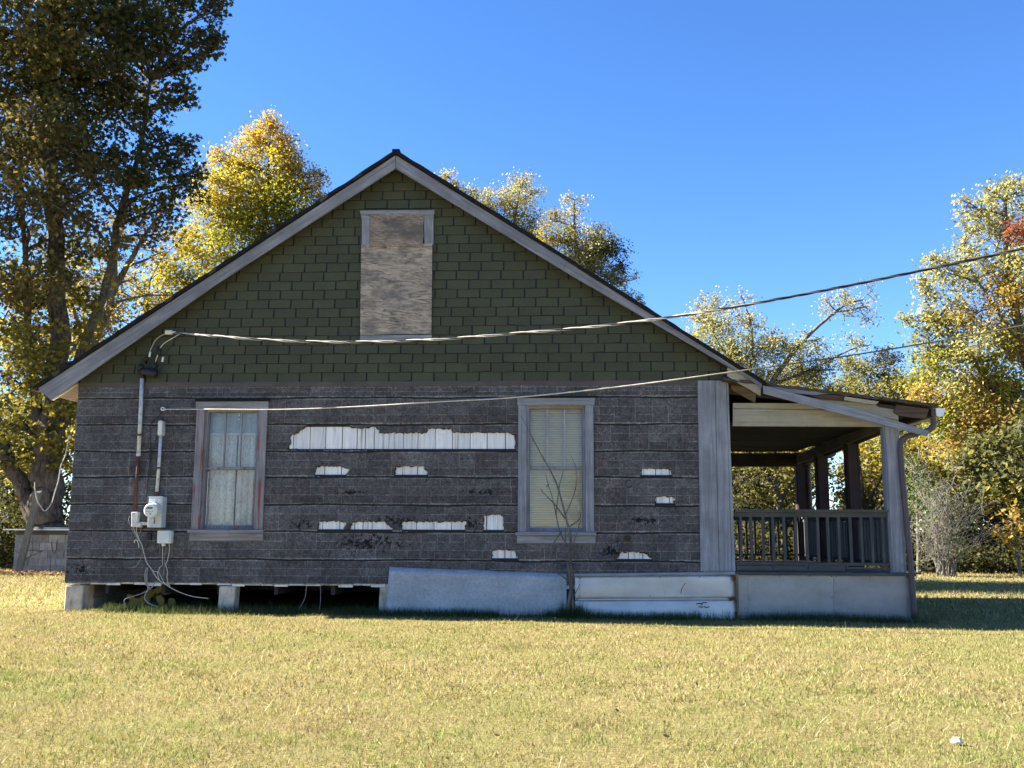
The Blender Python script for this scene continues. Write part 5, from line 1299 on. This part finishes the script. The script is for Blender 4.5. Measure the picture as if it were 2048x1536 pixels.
for x, y, s, t in [(10.8, 20.5, 1.0, wa), (13.5, 22, 1.1, wb), (16.5, 20, 1.2, wa), (8.0, 24, 1.3, wa), (4.5, 23.5, 1.2, wb), (12, 25.5, 1.5, wa), (19.5, 23.5, 1.5, wb), (6.2, 28, 1.5, wa), (16, 28, 1.7, wb), (24, 26, 1.8, wa), (2, 27, 1.5, wa),
                   (-13.5, 20, 1.1, wa), (-16.5, 18.5, 1.0, wb), (-19, 21.5, 1.3, wa), (-23, 24, 1.5, wb), (-15, 27, 1.5, wa), (-10, 24, 1.3, wb), (-28, 27, 1.8, wa), (-20, 31, 1.8, wb), (29, 31, 2.0, wb), (-4, 30, 1.6, wb), (21, 33, 2.0, wa), (10, 33, 1.9, wb), (0, 22.5, 1.2, wa), (-4, 24, 1.3, wb), (6.3, 22, 1.1, wb), (13, 19.5, .9, wa), (-7, 22, 1.2, wa)]:
    copy_tree(t, x, y, s, random.uniform(0, 6.28))
# dark undergrowth filling the foot of the wood
def thicket(name, label, x0, x1, y0, y1, h, n, pal, leaf):
    X = rng.uniform(x0, x1, n); Y = rng.uniform(y0, y1, n); hh = h*(.55+.45*np.sin(X*1.9+Y)*np.sin(X*.73+1.3)); Z = np.abs(rng.random(n)**1.1*hh)+.02
    C_ = np.c_[X, Y, Z + ground_z(X, Y)]
    me = leaf_mesh(name, C_, pick(pal, n)*rng.uniform(.6, 1.3, (n, 1)), leaf, DIAM); o = link(name, me, None); tag(o, label, 'undergrowth', kind='stuff')
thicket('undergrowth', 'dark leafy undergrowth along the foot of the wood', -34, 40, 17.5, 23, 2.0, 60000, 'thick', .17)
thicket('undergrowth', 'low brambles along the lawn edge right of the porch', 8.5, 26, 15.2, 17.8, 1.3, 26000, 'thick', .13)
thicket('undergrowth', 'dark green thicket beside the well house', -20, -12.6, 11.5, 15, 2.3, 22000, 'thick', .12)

# trees across the lawn opposite the house, seen only as reflections in the panes
for x, y, sc, t in [(-26, -52, 1.5, wa), (-21.5, -55, 1.3, wb), (-17, -57, 1.0, wb), (-31, -58, 1.9, wa), (1.5, -56, 1.1, wb), (7, -58, 1.4, wa), (-8, -62, 1.5, wa)]:
    c = copy_tree(t, x, y, sc, random.uniform(0, 6.28)); c['label'] = 'tree across the lawn facing the house, mirrored in the window panes'; c['group'] = 'trees facing the house front'

# ================================================================== GRASS, LEAVES, WEEDS
def blades(name, label, X, Y, L, wdt, cols, lean=.55, dirx=(0, 0)):
    n = len(X); Z = ground_z(X, Y); az = rng.uniform(0, 2*math.pi, n); le = np.clip(rng.normal(lean, .38, n), 0, 1.45)
    d = np.c_[np.cos(az)*np.sin(le)+dirx[0], np.sin(az)*np.sin(le)+dirx[1], np.cos(le)]
    tip = np.c_[X, Y, Z] + d*L[:, None]
    fa = rng.uniform(0, math.pi, n); s = np.c_[np.cos(fa), np.sin(fa), np.zeros(n)]*wdt[:, None]*.5
    b0 = np.c_[X, Y, Z-.004]-s; b1 = np.c_[X, Y, Z-.004]+s
    V = np.stack([b0, b1, tip], 1).reshape(-1, 3)
    me = raw_mesh(name, V, 3, np.repeat(cols, 3, 0), BLADE); o = link(name, me, None); tag(o, label, 'grass', kind='stuff'); return o
GC = np.array([(.43, .36, .165), (.38, .325, .14), (.32, .28, .11), (.26, .27, .085), (.17, .215, .06), (.25, .18, .10), (.56, .49, .30), (.11, .085, .045)]); GW = np.array([2.8, 2.8, 2.6, 2.4, 1.8, 1.5, .7, 1.0])
def patch(x, y):                             # slow colour drift over the lawn: -1 dry .. 1 green
    return (np.sin(x*1.1+.4*np.sin(y*1.7))*np.sin(y*.9+.6*np.sin(x*.8)+1.0) + .6*np.sin(x*2.7+y*1.9)*np.sin(y*3.1-x*1.3))*.7
def lawn(n, x0, x1, y0, y1, L, w, name, label):
    Y = y0+(y1-y0)*rng.random(n); f = (Y-CAM.y)*.68+2.2
    X = (rng.random(n)*2-1)*f - (Y-CAM.y)*.05
    k = ~((X > XL+.05) & (X < PX+.1) & (Y > .0) & (Y < DEP)); X, Y = X[k], Y[k]; n = len(X)
    i = rng.choice(len(GC), n, p=GW/GW.sum()); c = GC[i]
    p = patch(X, Y); g = np.clip(.30+.62*p + .16*(-Y-5)/4, 0, .8)*rng.random(n)**.5
    c = c*(1-g[:, None]) + np.array((.19, .245, .055))*g[:, None]
    bq = np.clip(np.sin(X*1.9-Y*1.1+2)*np.sin(Y*2.3+X*.6)-.25, 0, 1)*rng.random(n); c = c*(1-.55*bq[:, None]) + np.array((.26, .185, .105))*.55*bq[:, None]
    c = c*rng.uniform(.45, 1.08, (n, 1))
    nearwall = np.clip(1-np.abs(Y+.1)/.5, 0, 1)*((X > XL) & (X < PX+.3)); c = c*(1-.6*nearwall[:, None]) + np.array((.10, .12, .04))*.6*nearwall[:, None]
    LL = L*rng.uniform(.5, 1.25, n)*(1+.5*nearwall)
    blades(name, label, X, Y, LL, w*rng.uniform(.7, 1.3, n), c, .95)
lawn(240000, 0, 0, -9.9, -6.2, .033, .0050, 'lawn_grass', 'short dry mown grass blades on the open front of the lawn')
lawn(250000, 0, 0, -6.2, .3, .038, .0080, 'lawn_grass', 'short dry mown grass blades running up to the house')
lawn(130000, 0, 0, .3, 16.5, .075, .020, 'lawn_grass', 'mown grass blades beside and behind the house')
# greener tufts and pale straws scattered over the lawn
def scatter(n, per, spread):
    cy = -9.6+9.4*rng.random(n)**1.2; cx = (rng.random(n)*2-1)*((cy-CAM.y)*.62+1.2)
    return np.repeat(cx, per)+rng.normal(0, spread, n*per), np.repeat(cy, per)+rng.normal(0, spread*.8, n*per)
X, Y = scatter(150, 70, .075); n = len(X); q = np.repeat(rng.uniform(.7, 1.3, 150), 70)
blades('weed_tufts', 'small greener weed tufts scattered over the dry lawn', X, Y, rng.uniform(.025, .065, n)*q, rng.uniform(.004, .008, n), np.array((.17, .225, .06))*rng.uniform(.6, 1.25, (n, 1)), .8)
X, Y = scatter(2600, 1, 0); n = len(X)
blades('straw', 'loose pale straws lying on the mown lawn', X, Y, rng.uniform(.05, .12, n), rng.uniform(.003, .005, n), np.array((.60, .53, .36))*rng.uniform(.6, 1.1, (n, 1)), 1.2)
X, Y = scatter(260, 30, .05); n = len(X)
blades('brown_thatch', 'dull brown thatch patches in the lawn', X, Y, rng.uniform(.02, .045, n), rng.uniform(.005, .009, n), np.array((.16, .115, .065))*rng.uniform(.6, 1.3, (n, 1)), 1.1)
# longer green grass against the skirting
n = 16000; X = rng.uniform(XL+.6, PX+.4, n); Y = -.06-np.abs(rng.normal(0, .09, n))-.03
dens = .25+.75*(np.sin(X*2.3)+np.sin(X*5.1+1)+1.2 > .3); k = rng.random(n) < dens; X, Y = X[k], Y[k]; n = len(X)
blades('edge_grass', 'longer green grass tufts along the foot of the house skirting', X, Y, rng.uniform(.05, .15, n), rng.uniform(.004, .008, n), np.array((.055, .075, .028))*rng.uniform(.6, 1.5, (n, 1)), .45)
# weeds in the mouth of the crawl space
n = 2000; X = rng.uniform(XL+.25, -1.8, n); Y = rng.uniform(-.1, .9, n); k = rng.random(n) < .25+.75*(np.sin(X*3.1+2)*np.sin(X*1.3) > 0); X, Y = X[k], Y[k]; n = len(X)
blades('crawlspace_grass', 'sparse weeds growing in the dark opening under the house', X, Y, rng.uniform(.05, .17, n), rng.uniform(.005, .009, n), np.array((.07, .085, .04))*rng.uniform(.5, 1.4, (n, 1)), .6)
# dark tuft at the sapling
n = 900; a = rng.uniform(0, 6.28, n); r = rng.random(n)*.16
blades('sapling_grass', 'dark green tuft of long grass around the sapling foot', sb_.x+.03+np.cos(a)*r*1.3, -.22+np.sin(a)*r*.6, rng.uniform(.10, .24, n), rng.uniform(.005, .008, n), np.array((.045, .08, .025))*rng.uniform(.6, 1.4, (n, 1)), .4)
# big leaved weed in the crawl space
wb0 = W(300, 1215, .35)
weed = empty('broad_leaved_weed', (wb0.x, .35, gz(wb0.x, .35)), 'yellowing broad-leaved weed growing under the house below the meter', 'weed')
WL = foliage('yellowing_leaves', .3)
for (px, py, s, rot) in [(273, 1208, .20, .2), (300, 1188, .15, 1.0), (320, 1200, .14, 2.0), (318, 1180, .12, .6), (343, 1206, .15, 1.6), (290, 1200, .13, -.4), (333, 1182, .13, .3), (262, 1196, .12, -.7)]:
    c = W(px, py, .33); n = 8; P = []
    u = Vector((math.cos(rot), 0, math.sin(rot)*.8)); v = Vector((-math.sin(rot)*.8, -.35, math.cos(rot)))
    for k in range(n):
        t = 2*math.pi*k/n; P.append(c+u*(math.cos(t)*s*.62)+v*(math.sin(t)*s*.40)+Vector((0, -.02*math.cos(2*t), 0)))
    q = random.uniform(.7, 1.1); MB().add(P, [tuple(range(n))], (.36*q, .27*q, .07*q)).build('leaf', WL, weed)
    MB().tube([c, c.lerp(Vector((wb0.x, .35, gz(wb0.x, .35))), .5)+Vector((0, .02, .03)), (wb0.x, .35, gz(wb0.x, .35))], .005, 4).build('stalk', TWIG, weed)
# fallen leaves
def litter(name, label, X, Y, size, pal, up):
    C_ = np.c_[X, Y, ground_z(X, Y)+rng.uniform(.01, .06, len(X))]; me = leaf_mesh(name, C_, pick(pal, len(X))*rng.uniform(.6, 1.2, (len(X), 1)), size, OVAL, up); o = link(name, me, None); tag(o, label, 'leaf litter', kind='stuff')
n = 2600; X = rng.normal(-11.6, 1.1, n); Y = rng.normal(9.1, .35, n); litter('leaf_litter', 'drift of brown fallen leaves against the well house', X, np.minimum(Y, 9.65), .12, 'litter', 1.0)
n = 380; Y = rng.uniform(-9, 12, n); X = (rng.random(n)*2-1)*((Y-CAM.y)*.6+2); k = ~((X > XL) & (X < PX) & (Y > 0) & (Y < DEP)); litter('scattered_leaves', 'a few dry leaves scattered over the lawn', X[k], Y[k], .036, 'litter', 1.2)
n = 9000; X = rng.uniform(-26, 30, n); Y = rng.normal(17, 1.3, n); litter('wood_edge_litter', 'brown leaf litter along the edge of the wood', X, Y, .13, 'litter', 1.0)
